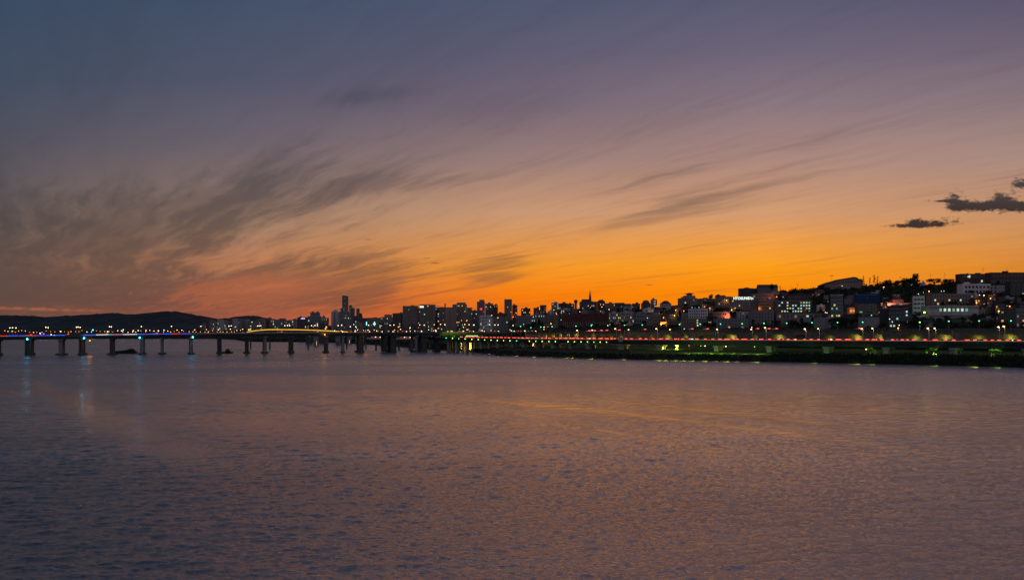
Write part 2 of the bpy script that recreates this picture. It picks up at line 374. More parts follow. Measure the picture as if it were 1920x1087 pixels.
def ground_mesh():
    pxs = list(range(-900, 2901, 20)); rows = []
    offs_e = [(-6, None), (0, 0), (3, 1.05), (10, 3.5)]
    mb = MB(); nx = len(pxs); grid = []
    def row(fn): grid.append([fn(px) for px in pxs])
    def pt(px, Y, z): return (xat(px, Y), Y, z)
    row(lambda px: pt(px, shore(px)-6, -3)); row(lambda px: pt(px, shore(px), 0)); row(lambda px: pt(px, shore(px)+10, 3.5))
    for k in (.3, .6, .9): row(lambda px: (lambda Y: pt(px, Y, hill_z(px, Y)))(shore(px)+10+k*(wallY(px)-shore(px)-10)))
    row(lambda px: pt(px, wallY(px)+5.4, hill_z(px, wallY(px))))
    row(lambda px: pt(px, wallY(px)+6, wallZ(px)-.35))
    row(lambda px: pt(px, wallY(px)+34, wallZ(px)-.3))
    for k in range(1, 15): row(lambda px: (lambda Y: pt(px, Y, hill_z(px, Y)+R.uniform(-1, 1)))(wallY(px)+34+(RD-34)*k/14))
    for k in (200, 900, 2500, 9000): row(lambda px: (lambda Y: pt(px, Y, max(3, hill_z(px, Y))))(wallY(px)+RD+k))
    for r in grid: mb.v += r
    for j in range(len(grid)-1):
        for i in range(nx-1):
            a = j*nx+i; mb.f.append((a, a+1, a+1+nx, a+nx)); mb.m.append(1 if 2 <= j <= 5 and 1165 < pxs[i] < 2000 else 0)
    tag(mb.build('ground', [M['soil'], M['lawn']]), kind='structure')
ground_mesh()
def dfb(px, yb):                     # how far back the slope is that shows at photo row yb
    Y = wallY(px)+36
    while Y < wallY(px)+RD and HY+(CZ-hill_z(px, Y))/Y*F > yb: Y += 3
    return Y
# far wooded hills across the river
def hill(name, prof, Y0, back, mat, jag=2.0):
    f0 = lut(prof); f = lambda q: f0(q)+.5*math.sin(q*.33+1)*math.sin(q*.071)+.45*math.sin(q*.87)*math.sin(q*.13+2)+.35*math.sin(q*1.9+q*q*.001)
    xs = np.arange(prof[0][0], prof[-1][0], 1.6); mb = MB(); rows = [(-.22, .0), (-.16, .35), (-.10, .68), (-.05, .88), (0, 1), (.06, .9), (.12, .6), (.2, 0)]
    for t, h in rows:
        for px in xs:
            Y = Y0*(1+t); zr = zat(f(px), Y0)-2; z = 2+(zr-2)*h
            z += R.uniform(-jag, jag)*min(1, h*1.2)+jag*math.sin(px*.21+t*40)*.5*h
            mb.v.append((xat(px, Y0), Y, max(z, 0)))
    n = len(xs)
    for j in range(len(rows)-1):
        for i in range(n-1):
            a = j*n+i; mb.f.append((a, a+1, a+1+n, a+n)); mb.m.append(0)
    tag(mb.build(name, mat), kind='structure')
hill('hills', [(-700,575),(-400,590),(-120,597),(0,594.5),(18,594),(25,590.5),(34,592),(48,590.5),(62,593),(95,594.5),(130,591.5),(170,589.5),(200,587),(216,586.5),(228,587.5),(240,589.5),(268,588.5),(288,585.5),(312,583),(328,583),(338,585.5),(352,589),(372,591.5),(388,594.5),(410,599),(440,606),(470,612)], 3300, 0, M['hill'], 2.8)
hill('hills', [(330,608),(380,600),(420,597),(446,595),(464,591.5),(476,591.5),(490,595),(515,599),(548,600),(580,606),(640,612)], 4300, 0, M['hill'], 2.8)
hill('hills', [(-300,588),(0,591),(12,590),(24,593),(60,600),(120,606)], 4800, 0, M['hill'], 2)
# ------------------------------------------------------------------ lamps
def light(loc, rgb, w, r=.4, spot=None, down=False, name='lamp_light', parent=None):
    l = bpy.data.lights.new(name, 'SPOT' if (spot or down) else 'POINT')
    if down: spot = spot or 140
    if spot: l.spot_size = math.radians(spot); l.spot_blend = .5
    l.energy = w; l.color = rgb; l.shadow_soft_size = r
    o = bpy.data.objects.new(name, l); C.objects.link(o); o.location = loc
    if spot and not down: o.rotation_euler = (math.radians(68), 0, math.radians(180))
    if parent: o.parent = parent
    return o
_lampmesh = {}
def lamp_post(loc, h, kind, label, group, arm=1.8, side=-1, r=.42, w=0, rgb=(1,.7,.35), name='street_lamp', pr=.12, twin=False):
    o = thing(name, label, 'street lamp', loc, 0, group)
    key = (round(h, 1), arm, side, pr, twin)
    if key not in _lampmesh:
        mb = MB().tube((0,0,0), (0,0,h-.6), pr*1.3, pr, 6)
        for sd in ((-1, 1) if twin else (side,)):
            if arm: mb.tube((0,0,h-.6), (sd*arm, 0, h), pr*.8, pr*.6, 6)
        _lampmesh[key] = mb.mesh('pole', M['pole'])
    place(_lampmesh[key], 'pole', o)
    hk = (kind, r)
    if hk not in _lampmesh: _lampmesh[hk] = MB().ball((0,0,0), r*1.15, r, r*.75).mesh('lamp_head', LMP[kind], True)
    for sd in ((-1, 1) if twin else (side,)):
        place(_lampmesh[hk], 'lamp_head', o, (sd*arm, 0, h-.1))
    if w: light((side*arm, 0, h-.5), rgb, w, .3, spot=150, down=True, parent=o)
    return o
# ------------------------------------------------------------------ road bridge over the river (left half)
def poly(tab, step=8):
    # tab rows: photo x, distance, height -> dense world polyline
    a = np.array([(xat(p, Y), Y, z) for p, Y, z in tab]); d = np.r_[0, np.cumsum(np.hypot(*np.diff(a[:, :2], axis=0).T))]
    t = np.arange(0, d[-1], step); return [tuple(np.interp(tt, d, a[:, k]) for k in range(3)) for tt in t], d[-1]
def at_px(pts, px):
    best = min(range(len(pts)-1), key=lambda i: abs(CX+F*pts[i][0]/pts[i][1]-px)); p, q = pts[best], pts[best+1]
    return Vector(p), math.atan2(q[1]-p[1], q[0]-p[0])
brY = lut([(-200,648),(0,670),(57,678),(160,692),(262,704),(360,718),(455,736),(545,752),(680,770),(795,800),(1000,860)])
brT = lut([(-200,15.6),(0,16.2),(240,17.4),(480,18.9),(690,19.3),(1000,19.9)])
bp, _ = poly([(px, brY(px)+9, brT(px)) for px in range(-150, 1010, 10)])
br = thing('road_bridge', 'long low road bridge crossing the river with thick dark deck on stubby piers', 'bridge')
MB().strip(bp, -9, 9, -.9, 0).build('deck', M['asphalt'], br)
MB().strip(bp, 6.2, 8.4, -3.1, -.9).strip(bp, -8.4, -6.2, -3.1, -.9).strip(bp, -1.2, 1.2, -3.0, -.9).build('girder', M['girder'], br)
MB().strip(bp, 9, 9.3, -1.1, .55).strip(bp, -9.3, -9, -1.1, .55).build('parapet', M['concd'], br)
rl = MB()
for w in (9.15, -9.15):
    rl.strip(bp, w-.05, w+.05, 1.05, 1.13)
    for i in range(0, len(bp)-1):
        p, a = Vector(bp[i]), math.atan2(bp[i+1][1]-bp[i][1], bp[i+1][0]-bp[i][0]); n_ = Vector((math.sin(a), -math.cos(a), 0))
        for k in range(3):
            q = p.lerp(Vector(bp[i+1]), k/3)+n_*w; rl.box(q.x, q.y, q.z+.55, .08, .08, .5)
rl.build('railing', M['black'], br)
def pier(px, wid, base, two=False):
    wid *= .62 if wid >= 3.8 else 1
    p, a = at_px(bp, px); g = MB(); h = p.z-3.1
    t = Vector((math.cos(a), math.sin(a), 0)); nn = Vector((math.sin(a), -math.cos(a), 0))
    o = place(None, 'pier', br, (p.x, p.y, 0), a)
    cols_ = (-5.5, 5.5)
    for yy_ in cols_:
        pass
    if wid < 2.4 or wid in (3, 2.8, 3.0):
        for yy_ in (-5.6, 5.6): MB().tube((0,yy_,.3), (0,yy_,h-1.2), wid/2, n=10).build('column', M['conc'], o)
        MB().box(0, 0, h-1.25, wid*1.2, 17, 1.25).build('pier_cap', M['conc'], o)
    else:
        MB().box(0, -1.5, .3, wid, 9.5, h-1.3).build('column', M['concd'], o)
        for q_ in (-1, 1): MB().tube((q_*(wid/2-.5),-7,.3), (q_*(wid/2-.5),-7,h-1), .6).build('fender_pile', M['concd'], o)
        MB().box(0, 0, h-1.0, wid*1.06, 17.5, 1).build('pier_cap', M['concd'], o)
    if base: MB().box(0, 0, -3, wid+base, 14, 5.0-(.6 if wid < 4 else 0)).build('footing', M['concd'], o)
for px, w, b in [(-48,3,2),(3,6.5,1),(56,8,.6),(107,3,4.6),(161,5,2.2),(210.5,2.4,4.6),(262,3,2.6),(311.5,1.8,4),(361,3,2.6),(408.5,5,1.4),(455.5,4.4,2.6),(502,3,2.8),(545,6.5,2),(608,5.5,2.6),(636,3.8,1.6),(681.5,7,2),(725,4.4,0),(737,9,1.2),(771,3,1.4),(788,9.5,1.6),(822,4,1),(850,4,1)]:
    pier(px, w, b)
# added glowing strip imitating vehicle light trails along the river-side parapet
for x0, x1, k in [(-60,0,'r'),(0,16,'r'),(16,33,'b'),(33,41,'p'),(41,49,'b'),(49,67,'r'),(67,72,'b'),(72,78,'p'),(78,83,'b'),(83,89,'p'),(89,102,'b'),(102,104,'w'),(104,124,'b'),(156,181,'b'),(181,203,'w'),(203,211,'c'),(211,232,'k'),(232,240,'w'),(240,258,'w'),(258,272,'b'),(272,280,'p'),(280,300,'b'),(300,306,'p'),(306,323,'b'),(323,338,'r'),(338,343,'p'),(343,350,'b'),(350,360,'p')]:
    seg = []
    for q in np.linspace(x0, x1, 5):
        Yq = brY(q); z = brT(q)
        seg.append((xat(q, Yq)-.1, Yq-.55, z))
    MB().strip(seg, -.05, .12, .25, .62).build('light_trail', TRAIL[k], br)
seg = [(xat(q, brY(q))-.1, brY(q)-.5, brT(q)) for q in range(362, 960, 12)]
MB().strip(seg, -.05, .1, .36, .52).build('light_trail', TRAIL['t'], br)  # added tan strip continuing the imitated trails
# blue navigation lamps hung on the piers, one orange
nav = 'blue marker lamps on the bridge piers'
for i, (px, py) in enumerate([(51, 635.6), (157.5, 633.8), (262, 632.8), (361.5, 631.8)]):
    Yq = brY(px)-1.2; p = P(px, py, Yq)
    o = thing('marker_lamp', 'bright blue lamp hung under the bridge deck, ' + ['nearest the left end of the bridge','beside the orange lamp','by the pier next to the black barge','where the coloured light trail ends'][i], 'lamp', p, 0, nav)
    MB().ball((0,0,0), .62, .62, .62).build('lamp_head', LMP['cyan'], o, smooth=True)
    MB().box(0, .75, .4, .2, 1.2, .2).build('bracket', M['black'], o)
    light((0, -1.3, -.3), (.02,.50,1), 230, .6, spot=155, parent=o)
for px, py, k, lb in [(168.5, 638.3, 'orange', 'orange lamp on the bridge pier beside a blue lamp'), (609, 627, 'amber', 'small amber lamp on the bridge deck side above a double pier')]:
    o = thing('marker_lamp', lb, 'lamp', P(px, py, brY(px)-1.2))
    MB().ball((0,0,0), .5, .5, .5).build('lamp_head', LMP[k], o, smooth=True); MB().box(0, .75, .3, .2, 1.2, .2).build('bracket', M['black'], o)
    light((0, -1.0, -.3), (1,.35,.06), 500, .5, parent=o)
light(P(686, 634, brY(686)-3), (1,.3,.06), 300, .4)
# twin and single lamps along the bridge
bl_ = 'warm lamps along the road bridge'
ordn = ['first','second','third','fourth','fifth','sixth','seventh','eighth','ninth','tenth','eleventh','twelfth','thirteenth','fourteenth','fifteenth','sixteenth','seventeenth','eighteenth','nineteenth','twentieth']
def ordw(i): return ordn[i] if i < 20 else ordn[19]+'-plus-'+str(i-19)
bl = [(18.5,614.2),(23.5,614),(30,614.2),(86,613.2),(90.3,613.8),(143.5,613),(146.5,612.6),(150.3,613.2),(205.3,612),(208.5,612.2),(265,611.7),(321.5,611.3),(376.8,611.2),(429.3,611),(433.5,610.4),(483,610.6),(486,610.4),(489,610.4),(534,610),(539,609.8),(543,610),(584,610),(590.6,609.8),(595,609.8),(634,610),(640.5,609.6),(657,612),(667,612),(691,609.3)]
for i, (px, py) in enumerate(bl):
    far = 4+ (i % 3)*5; Y = brY(px)+1.2+far; base = brT(px); z = zat(py, Y)
    lamp_post((xat(px, Y), Y, base), z-base, 'white', 'warm white bridge lamp, %s of its row from the left end' % ordw(i), bl_, 0, 1, .40)
# the ramp with the yellow trail strip, curving behind the bridge
ry = lut([(440,627),(480,620.5),(492,619),(510,617.7),(560,618),(600,619.5),(650,622.2),(690,623.2)])
rpts = [tuple(P(px, ry(px), 930+abs(px-560)*.5)) for px in range(440, 700, 10)]
rp = thing('ramp_bridge', 'curved ramp marked by a yellow trail of car lights, rising behind the road bridge', 'bridge')
MB().strip(rpts, -5, 5, -2.4, -.9).build('deck', M['concd'], rp)
MB().strip(rpts, 4.7, 5, -.9, .1).build('parapet', M['conc'], rp)
MB().strip(rpts[2:-3], 5.0, 5.2, -.25, .35).build('light_trail', TRAIL['y'], rp)  # added glowing strip stands in for the yellow traffic trail
for px in range(470, 690, 36):
    p = P(px, ry(px), 930+abs(px-560)*.5); MB().tube((p.x, p.y, -2), (p.x, p.y, p.z-2.4), .9).build('pier', M['concd'], rp)
# ------------------------------------------------------------------ riverside viaduct (right half)
vT = lut([(780,15.6),(842,14.9),(986,14.3),(1163,14.2),(1550,14.5),(1920,14.8),(2400,15)])
vB = lut([(780,2.2),(842,2.6),(1000,2.9),(1163,3.4),(1300,4.0),(1920,4.0),(2400,4.0)])
vpx = list(range(800, 1900, 12))+list(range(1900, 2420, 30))
vp = [(xat(px, viaY(px)+7), viaY(px)+7, vT(px)-.75) for px in vpx]
vd = thing('viaduct', 'long elevated riverside road on concrete columns along the right bank', 'viaduct')
MB().strip(vp, -7, 7, -.7, 0).build('deck', M['asphalt'], vd)
def vstrip(w0, w1, top, botf):
    mb = MB()
    for i in range(len(vp)-1):
        mb.strip([vp[i], vp[i+1]], w0, w1, -botf(vpx[i]), top)
    return mb
vstrip(4.6, 6.4, -.7, lambda p: vB(p)-.2).build('girder', M['girderd'], vd); vstrip(-6.4, -4.6, -.7, lambda p: vB(p)-.2).build('girder', M['girderd'], vd)
MB().strip(vp, 7, 7.3, -1.6, .7).strip(vp, -7.3, -7, -1.0, .7).build('parapet', M['girderd'], vd)
MB().strip(vp, 6.95, 7.4, .70, .86).build('handrail', M['white'], vd)
def vat(px):
    i = min(range(len(vp)-1), key=lambda k: abs(CX+F*vp[k][0]/(vp[k][1]-7)-px)); return Vector(vp[i]), math.atan2(vp[i+1][1]-vp[i][1], vp[i+1][0]-vp[i][0])
for px, w in [(842,3.4),(858,2.2),(876,2.4),(903,2.8),(918,2),(934,3.2),(962,2.2),(983,3.2),(1006,2),(1037,3.2),(1070,2.2),(1103,3.2),(1164,4.2),(1236,3),(1344,3.2),(1443,3.4),(1550,3.4),(1663,3.4),(1788,3.4),(1925,3.4),(2090,3.4)]:
    Y = viaY(px)+3; x = xat(px, Y); a = vat(px)[1]; zt = vT(px)-.75-vB(px)+.2; gz = min(-2, hill_z(px, Y))-1
    o = place(None, 'pier', vd, (x, Y, 0), a)
    MB().box(0, 0, gz, w, 3, zt-1.3-gz).build('column', M['conc'], o); MB().box(0, 7.5, gz, w*.9, 2.6, zt-1.3-gz).build('column', M['conc'], o)
    MB().box(0, 3.8, zt-1.3, w*1.15, 13, 1.3).build('pier_cap', M['conc'], o)
Y = viaY(1164)-4.2; MB().box(xat(1163.5, Y), Y-.6, 12.2, 3.2, 1.6, 3.0).build('service_box', M['conc'], vd)
gl = [(857+i*12.1/1.9, 0) for i in range(48)]
k = 0
for px in [850,859,864,875,879,884,888,893,900,905,909,918,922,931,938,943,947,952,956,964,973,977,1007,1012,1018,1024,1031,1037,1044,1050,1057,1077,1092,1098,1106,1114,1128,1136,1144,1151]:
    q_, a_ = vat(px); nn_ = Vector((math.sin(a_), -math.cos(a_), 0)); q_ = q_+nn_*7.7; Y = q_.y; z = zat(float(np.interp(px, [850,940,1000,1150], [633.5,638,639.3,641.3])), Y)
    MB().ball((0,0,0), .34, .34, .34, 6, 4).build('deck_light', LMP['lime' if k % 3 else 'green'], vd, (q_.x, Y, z), smooth=True); k += 1
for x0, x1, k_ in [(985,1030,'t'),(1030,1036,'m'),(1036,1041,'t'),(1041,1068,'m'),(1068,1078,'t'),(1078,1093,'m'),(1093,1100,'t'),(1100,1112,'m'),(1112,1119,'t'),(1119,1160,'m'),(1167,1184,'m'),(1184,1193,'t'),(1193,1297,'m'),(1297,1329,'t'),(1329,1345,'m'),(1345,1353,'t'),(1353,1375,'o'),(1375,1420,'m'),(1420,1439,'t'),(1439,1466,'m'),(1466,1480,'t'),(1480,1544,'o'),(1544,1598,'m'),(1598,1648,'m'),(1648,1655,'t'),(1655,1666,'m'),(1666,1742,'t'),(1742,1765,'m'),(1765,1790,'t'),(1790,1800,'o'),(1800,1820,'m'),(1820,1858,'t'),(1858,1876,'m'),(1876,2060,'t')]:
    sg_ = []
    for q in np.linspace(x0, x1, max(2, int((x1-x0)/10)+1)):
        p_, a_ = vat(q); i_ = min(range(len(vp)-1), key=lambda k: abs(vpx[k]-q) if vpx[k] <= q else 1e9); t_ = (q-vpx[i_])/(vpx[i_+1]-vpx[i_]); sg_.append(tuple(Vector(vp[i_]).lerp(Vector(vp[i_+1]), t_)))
    MB().strip(sg_, 7.32, 7.44, .38, .62).build('light_trail', TRAIL[k_], vd)  # added glowing strip imitating tail-light trails of the traffic
# parapet edge line: light from these posts plus the added glowing strip
vl = 'warm lamps on the riverside viaduct'
posts = [(984,620,1),(1082,619,1),(1110.5,618.5,0),(1153.5,616,1),(1178.5,617.8,0),(1230.5,616,1),(1256,617.5,0),(1344.3,617,0),(1408.5,617,0),(1434.5,614,1),(1509,616.3,1),(1534,615.8,0),(1616,616,1),(1635.7,615.3,0),(1739.7,615.2,1),(1752.4,615,0),(1872,612.5,0),(1882,611.5,1),(1990,612,1)]
for i, (px, py, near) in enumerate(posts):
    Y = viaY(px)+(1.0 if near else 13); z0 = vT(px)-.75; z = zat(py, Y)
    lamp_post((xat(px+2.2, Y), Y, z0), z-z0, 'warm', 'tall warm yellow lamp on the viaduct, %s of its row from the bridge' % ordn[i], vl, round(2.2*Y/F, 2), -1, .52 if near else .45, 700, (1,.66,.28), pr=.2 if near else .14)
for px in (1171, 1654, 1786, 1342):
    Y = viaY(px)+13; o = thing('sign_pole', 'bare unlit pole on the viaduct ' + {1171:'beside the box-topped pier', 1654:'right of a pair of warm lamps', 1786:'over the pier nearest the right', 1342:'just left of a warm lamp'}[px], 'pole', (xat(px, Y), Y, vT(px)-.75))
    MB().tube((0,0,0), (0,0,6.6), .12, n=6).build('shaft', M['pole'], o); MB().box(0, 0, 6.6, .4, .4, .3).build('cap', M['pole'], o)
# ------------------------------------------------------------------ arched retaining wall with upper road
aw = thing('arched_wall', 'long grey retaining wall with low lit arches behind the riverside viaduct', 'wall')
arches = [(1010,8,624.8),(1022,8,625),(1036,9,624.6),(1050,9.5,624.4),(1064,10,624.2),(1079,12,624),(1096,10,626),(1111.5,10,625.6),(1128.5,13,627),(1144,10,627),(1164,9,626.5),(1197.5,9,627),(1221,7,626.8),(1249,22,626.4),(1284,13,626.4),(1326,28,627.5),(1369,30,626.6),(1414,16,626.5),(1457,34,626.3),(1502,24,627.6),(1552,30,627.5),(1603,30,626),(1646,20,626),(1711,50,627.5),(1768,38,626.6),(1829,44,627.4),(1889,46,626),(1950,46,626),(2012,46,626),(2080,50,626)]
lo_z = 7.0
mb = MB(); mi = MB(); px = 985; edges = []
def WP(px, z, off=0): Y = wallY(px)+off; return (xat(px, Y), Y, z)
cur = 985
for a_, w_, crown in arches:
    e0, e1 = a_-w_/2, a_+w_/2
    if e0 > cur:
        mb.quad(WP(cur, lo_z), WP(e0, lo_z), WP(e0, wallZ(e0)), WP(cur, wallZ(cur)))
    n = 12; zc = zat(crown, wallY(a_)); spring = min(zc-1.2, 15.4)
    for k in range(n):
        p0, p1 = e0+w_*k/n, e0+w_*(k+1)/n
        zz = [spring+(zc-spring)*math.sqrt(max(0, 1-((p-a_)/(w_/2))**2)) for p in (p0, p1)]
        mb.quad(WP(p0, zz[0]), WP(p1, zz[1]), WP(p1, wallZ(p1)), WP(p0, wallZ(p0)))
        mi.quad(WP(p0, zz[0]), WP(p0, zz[0], 5), WP(p1, zz[1], 5), WP(p1, zz[1]))            # soffit
    mi.quad(WP(e0, lo_z, 5), WP(e1, lo_z, 5), WP(e1, zc+.3, 5), WP(e0, zc+.3, 5)); mi.quad(WP(e0, lo_z), WP(e0, lo_z, 5), WP(e0, spring, 5), WP(e0, spring)); mi.quad(WP(e1, lo_z), WP(e1, lo_z, 5), WP(e1, spring, 5), WP(e1, spring))
    cur = e1
mb.quad(WP(cur, lo_z), WP(2400, lo_z), WP(2400, wallZ(2400)), WP(cur, wallZ(cur)))
mb.build('wall_face', M['stone'], aw); mi.build('arch_recess', M['tan'], aw)
lit = {1010:.5,1022:.7,1036:.8,1050:.9,1064:1.1,1079:1.2,1096:.25,1111.5:.9,1128.5:.4,1144:.5,1164:.8,1197.5:.3,1221:.3,1249:.8,1284:.5,1369:1.3,1414:.25,1457:1.3,1552:.35,1603:1.5,1646:.8,1711:.7,1768:1.3,1829:.8,1889:1.2,1950:1}
for a_, w_, crown in arches:
    if a_ in lit:
        Y = wallY(a_)+2.0; sx = a_+(w_*.12 if a_ > 1200 else 0)
        light((xat(sx, Y), Y, zat(crown, Y)-2.6), (.72,.80,.10), 260*lit[a_]*(1 if a_ < 1200 else 1.4), .3)
up = [WP(px, wallZ(px)) for px in range(985, 2400, 15)]
MB().strip(up, -14, .25, -.25, 0).build('road_slab', M['asphalt'], aw)
MB().strip(up, -.2, .35, 0, .45).build('coping', M['stone'], aw)
rr = MB().strip(up, -.06, .06, 1.45, 1.58)
for i in range(len(up)-1):
    for k_ in range(3):
        q = Vector(up[i]).lerp(Vector(up[i+1]), k_/3); rr.box(q.x, q.y, q.z+.4, .1, .1, 1.1)
rr.build('railing', M['pole'], aw)
gp = [(976,611.5),(959,619.5),(995.5,613.8),(1014,612.8),(1035,612),(1080,611),(1108.5,610),(1139.5,610),(1171,609.2),(1204.3,608.8),(1274,608),(1312.8,607.2),(1351,607),(1391.5,606.5),(1432.5,605.8),(1475,605.3),(1522.4,604.5),(1570.3,604),(1617.5,603.5),(1724.5,603.5),(1779,601.8),(1836,601.3),(1895.5,601)]
for i, (px, py) in enumerate(sorted(gp)):
    Y = wallY(px)+(16 if px > 980 else 4); z0 = max(wallZ(px), 10)-.3; z = zat(py, Y)
    lamp_post((xat(px, Y), Y, z0), z-z0, 'lime' if abs(px-1724.5) < 1 else 'green', 'small green lamp on the upper road, %s of its row from the bridge' % ordw(i), 'green lamps along the upper road', 0, 1, .40, pr=.07)
light(P(1725, 606, wallY(1725)+13), (.3,1,.05), 1400, .3, spot=150, down=True).rotation_euler = (math.radians(70), 0, 0)
# ------------------------------------------------------------------ buildings
WIN = {k: MB() for k in PANE}
for k in WIN:
    WIN[k].box(0, 0, 0, 1, .12, 1, 0); WIN[k].box(0, -.07, .08, .86, .06, .84, 1); WIN[k] = WIN[k].mesh('window', [M['frame'], PANE[k]])
footprints = []
def windows(o, w, d, z0, h, nf, nc, lit, pal, rr, face='f', ww=.62, hh=.55, own=None):
    # each window is its own part on the front (f) or a flank (l, r)
    span = w if face == 'f' else d; n = 0
    for f in range(nf):
        for c_ in range(nc):
            k = own.get((c_, f)) if own else None
            if k is None:
                k = rr.choice(pal) if rr.random() < lit else 'd'
            if k == '-': continue
            x = (-.5+(c_+.5)/nc)*span*.94; z = z0+h*(f+.22)/nf; sw, sh = span/nc*ww*.94, h/nf*hh
            if face == 'f': place(WIN[k], 'window', o, (x, -d/2-.06, z), 0, (sw, 1, sh))
            elif face == 'l': place(WIN[k], 'window', o, (-w/2-.06, -x, z), -math.pi/2, (sw, 1, sh))
            else: place(WIN[k], 'window', o, (w/2+.06, x, z), math.pi/2, (sw, 1, sh))
            n += 1
    return n
def bld(label, px0, px1, yt, yb=None, Y=None, mat='pale', nf=4, nc=5, lit=.06, pal='ynw', roof='flat', yaw=None, dep=None, name='apartment_building', cat='building', seed=None, group=None, bands=True, own=None, sidew=True, ww=.62, hh=.55, roofm='roofd'):
    rr = random.Random(seed if seed is not None else hash((round(px0*7), round(yt*5))) & 0xffff)
    pm = (px0+px1)/2
    if Y is None: Y = dfb(pm, yb)
    span = (px1-px0)/F*Y; yaw = rr.uniform(-.42, .42) if yaw is None else yaw
    d = dep or min(span*.8, 14); d = min(d, span*.8/(abs(math.sin(yaw))+.05)*.5) if abs(math.sin(yaw)) > .05 else d
    w = (span-d*abs(math.sin(yaw)))/math.cos(yaw)
    Yc = Y+d/2; z1 = zat(yt, Y); gz = hill_z(pm, Y)-1.5
    if yb is not None: gz = min(gz, zat(yb, Y)-1)
    H = z1-gz; zb = max(0, zat(yb, Y)-gz) if yb is not None else max(1.5, H*.05)
    o = thing(name, label, cat, (xat(pm, Yc), Yc, gz), yaw, group)
    m = M[mat]; body = MB().box(0, 0, 0, w, d, H)
    hf = (H-zb)/nf
    rf = M[roofm]
    if roof in ('flat', 'tank', 'box', 'mast', 'plain', 'dome', 'crown', 'step'):
        t = .25; pa = MB()
        for sx, sy, ox, oy in ((w+.2, t, 0, -d/2), (w+.2, t, 0, d/2), (t, d-.3, -w/2, 0), (t, d-.3, w/2, 0)): pa.box(ox, oy, H-.15, sx, sy, .7)
        pa.build('parapet', m, o)
    if bands:
        bb = MB()
        for f in range(nf+1): bb.box(0, -d/2-.18, zb+hf*f-.14 if f else zb+.05, w+.1, .36, .26)
        bb.build('floor_slab', M['frame'] if mat in ('dark', 'glassw', 'maroon') else m, o)
    body.build('wall', m, o)
    if roof in ('flat', 'box', 'mast', 'step'):
        bx = rr.uniform(-.28, .28)*w; MB().box(bx, d*.1, H, min(w*.3, 5), min(d*.4, 4), rr.uniform(1.8, 2.8)).build('stair_house', m, o)
        if rr.random() < .5: MB().tube((-bx, 0, H), (-bx, 0, H+1.6), min(w*.1, 1.1)).build('water_tank', M['pale'], o)
    if roof in ('mast', 'flat') and (roof == 'mast' or rr.random() < .3): MB().tube((w*.3, 0, H), (w*.3, 0, H+(7 if roof == 'mast' else 3.2)), .1, n=5).build('antenna', M['black'], o)
    if roof == 'dome': MB().tube((0,0,H), (0,0,H+1.5), min(w,d)*.42, n=16).ball((0,0,H+1.5), min(w,d)*.42, min(w,d)*.42, min(w,d)*.3, 16, 5, half=True).build('roof_dome', m, o)
    if roof == 'step': MB().box(w*.12, 0, H, w*.6, d*.7, hf*1.1).build('penthouse', m, o)
    if roof in ('gable', 'hip'):
        g = MB(); e = .5; rh = min(w, d)*.28+.6; k = 0 if roof == 'gable' else min(w, d)*.38
        b4 = [(-w/2-e,-d/2-e,H), (w/2+e,-d/2-e,H), (w/2+e,d/2+e,H), (-w/2-e,d/2+e,H)]
        r0, r1 = (-w/2-e+k, 0, H+rh), (w/2+e-k, 0, H+rh); n0 = len(g.v); g.v += b4+[r0, r1]
        for f in ((0,1,5,4), (2,3,4,5), (1,2,5), (3,0,4), (3,2,1,0)): g.f.append(tuple(n0+i for i in f)); g.m.append(0)
        g.build('roof', M[roofm if roofm != 'roofd' else 'slate'], o)
        if rr.random() < .5: MB().box(w*.25, d*.15, H+rh*.3, .9, .9, rh*.9+.6).build('chimney', m, o)
    windows(o, w, d, zb, H-zb-.3, nf, nc, lit, pal, rr, 'f', ww, hh, own)
    if sidew and abs(yaw) > .12 and d*abs(math.sin(yaw)) > 2.5:
        windows(o, w, d, zb, H-zb-.3, nf, max(1, int(nc*d/w*.8)), lit, pal, rr, 'r' if yaw < 0 else 'l', ww*.8, hh)
    o['_wh'] = (w, d, H, zb); footprints.append((px0, px1, yt, yb if yb is not None else 621, Y, label)); return o
def wh(o): r = tuple(o['_wh']); return r
def sign(o, text, x, z, size, mat, d, name='sign', shear=0, bold=0, sx=1):
    cu = bpy.data.curves.new('t', 'FONT'); cu.body = text; cu.size = size; cu.extrude = .12; cu.shear = shear; cu.offset = bold; cu.align_x = 'LEFT'
    t = bpy.data.objects.new('t', cu); me = bpy.data.meshes.new_from_object(t.evaluated_get(bpy.context.evaluated_depsgraph_get())) if False else None
    C.objects.link(t); dg = bpy.context.evaluated_depsgraph_get(); me = bpy.data.meshes.new_from_object(t.evaluated_get(dg)); me.materials.clear(); me.materials.append(mat)
    bpy.data.objects.remove(t); p = place(me, name, o, (x, -d/2-.3, z)); p.rotation_euler = (math.pi/2, 0, 0); p.scale = (sx, 1, 1); return p
SG = dict(w=glow('white_sign_light', (.85,1,.85), 1.25), v=glow('violet_sign_light', (.62,.5,1), 1.1), r=glow('red_sign_light', (1,.03,.06), 1.6), c=glow('cyan_sign_light', (.3,.95,.95), 1.8), g=glow('crown_light', (.35,.5,.12), .35), o=glow('orange_flood', (1,.3,.03), .9))
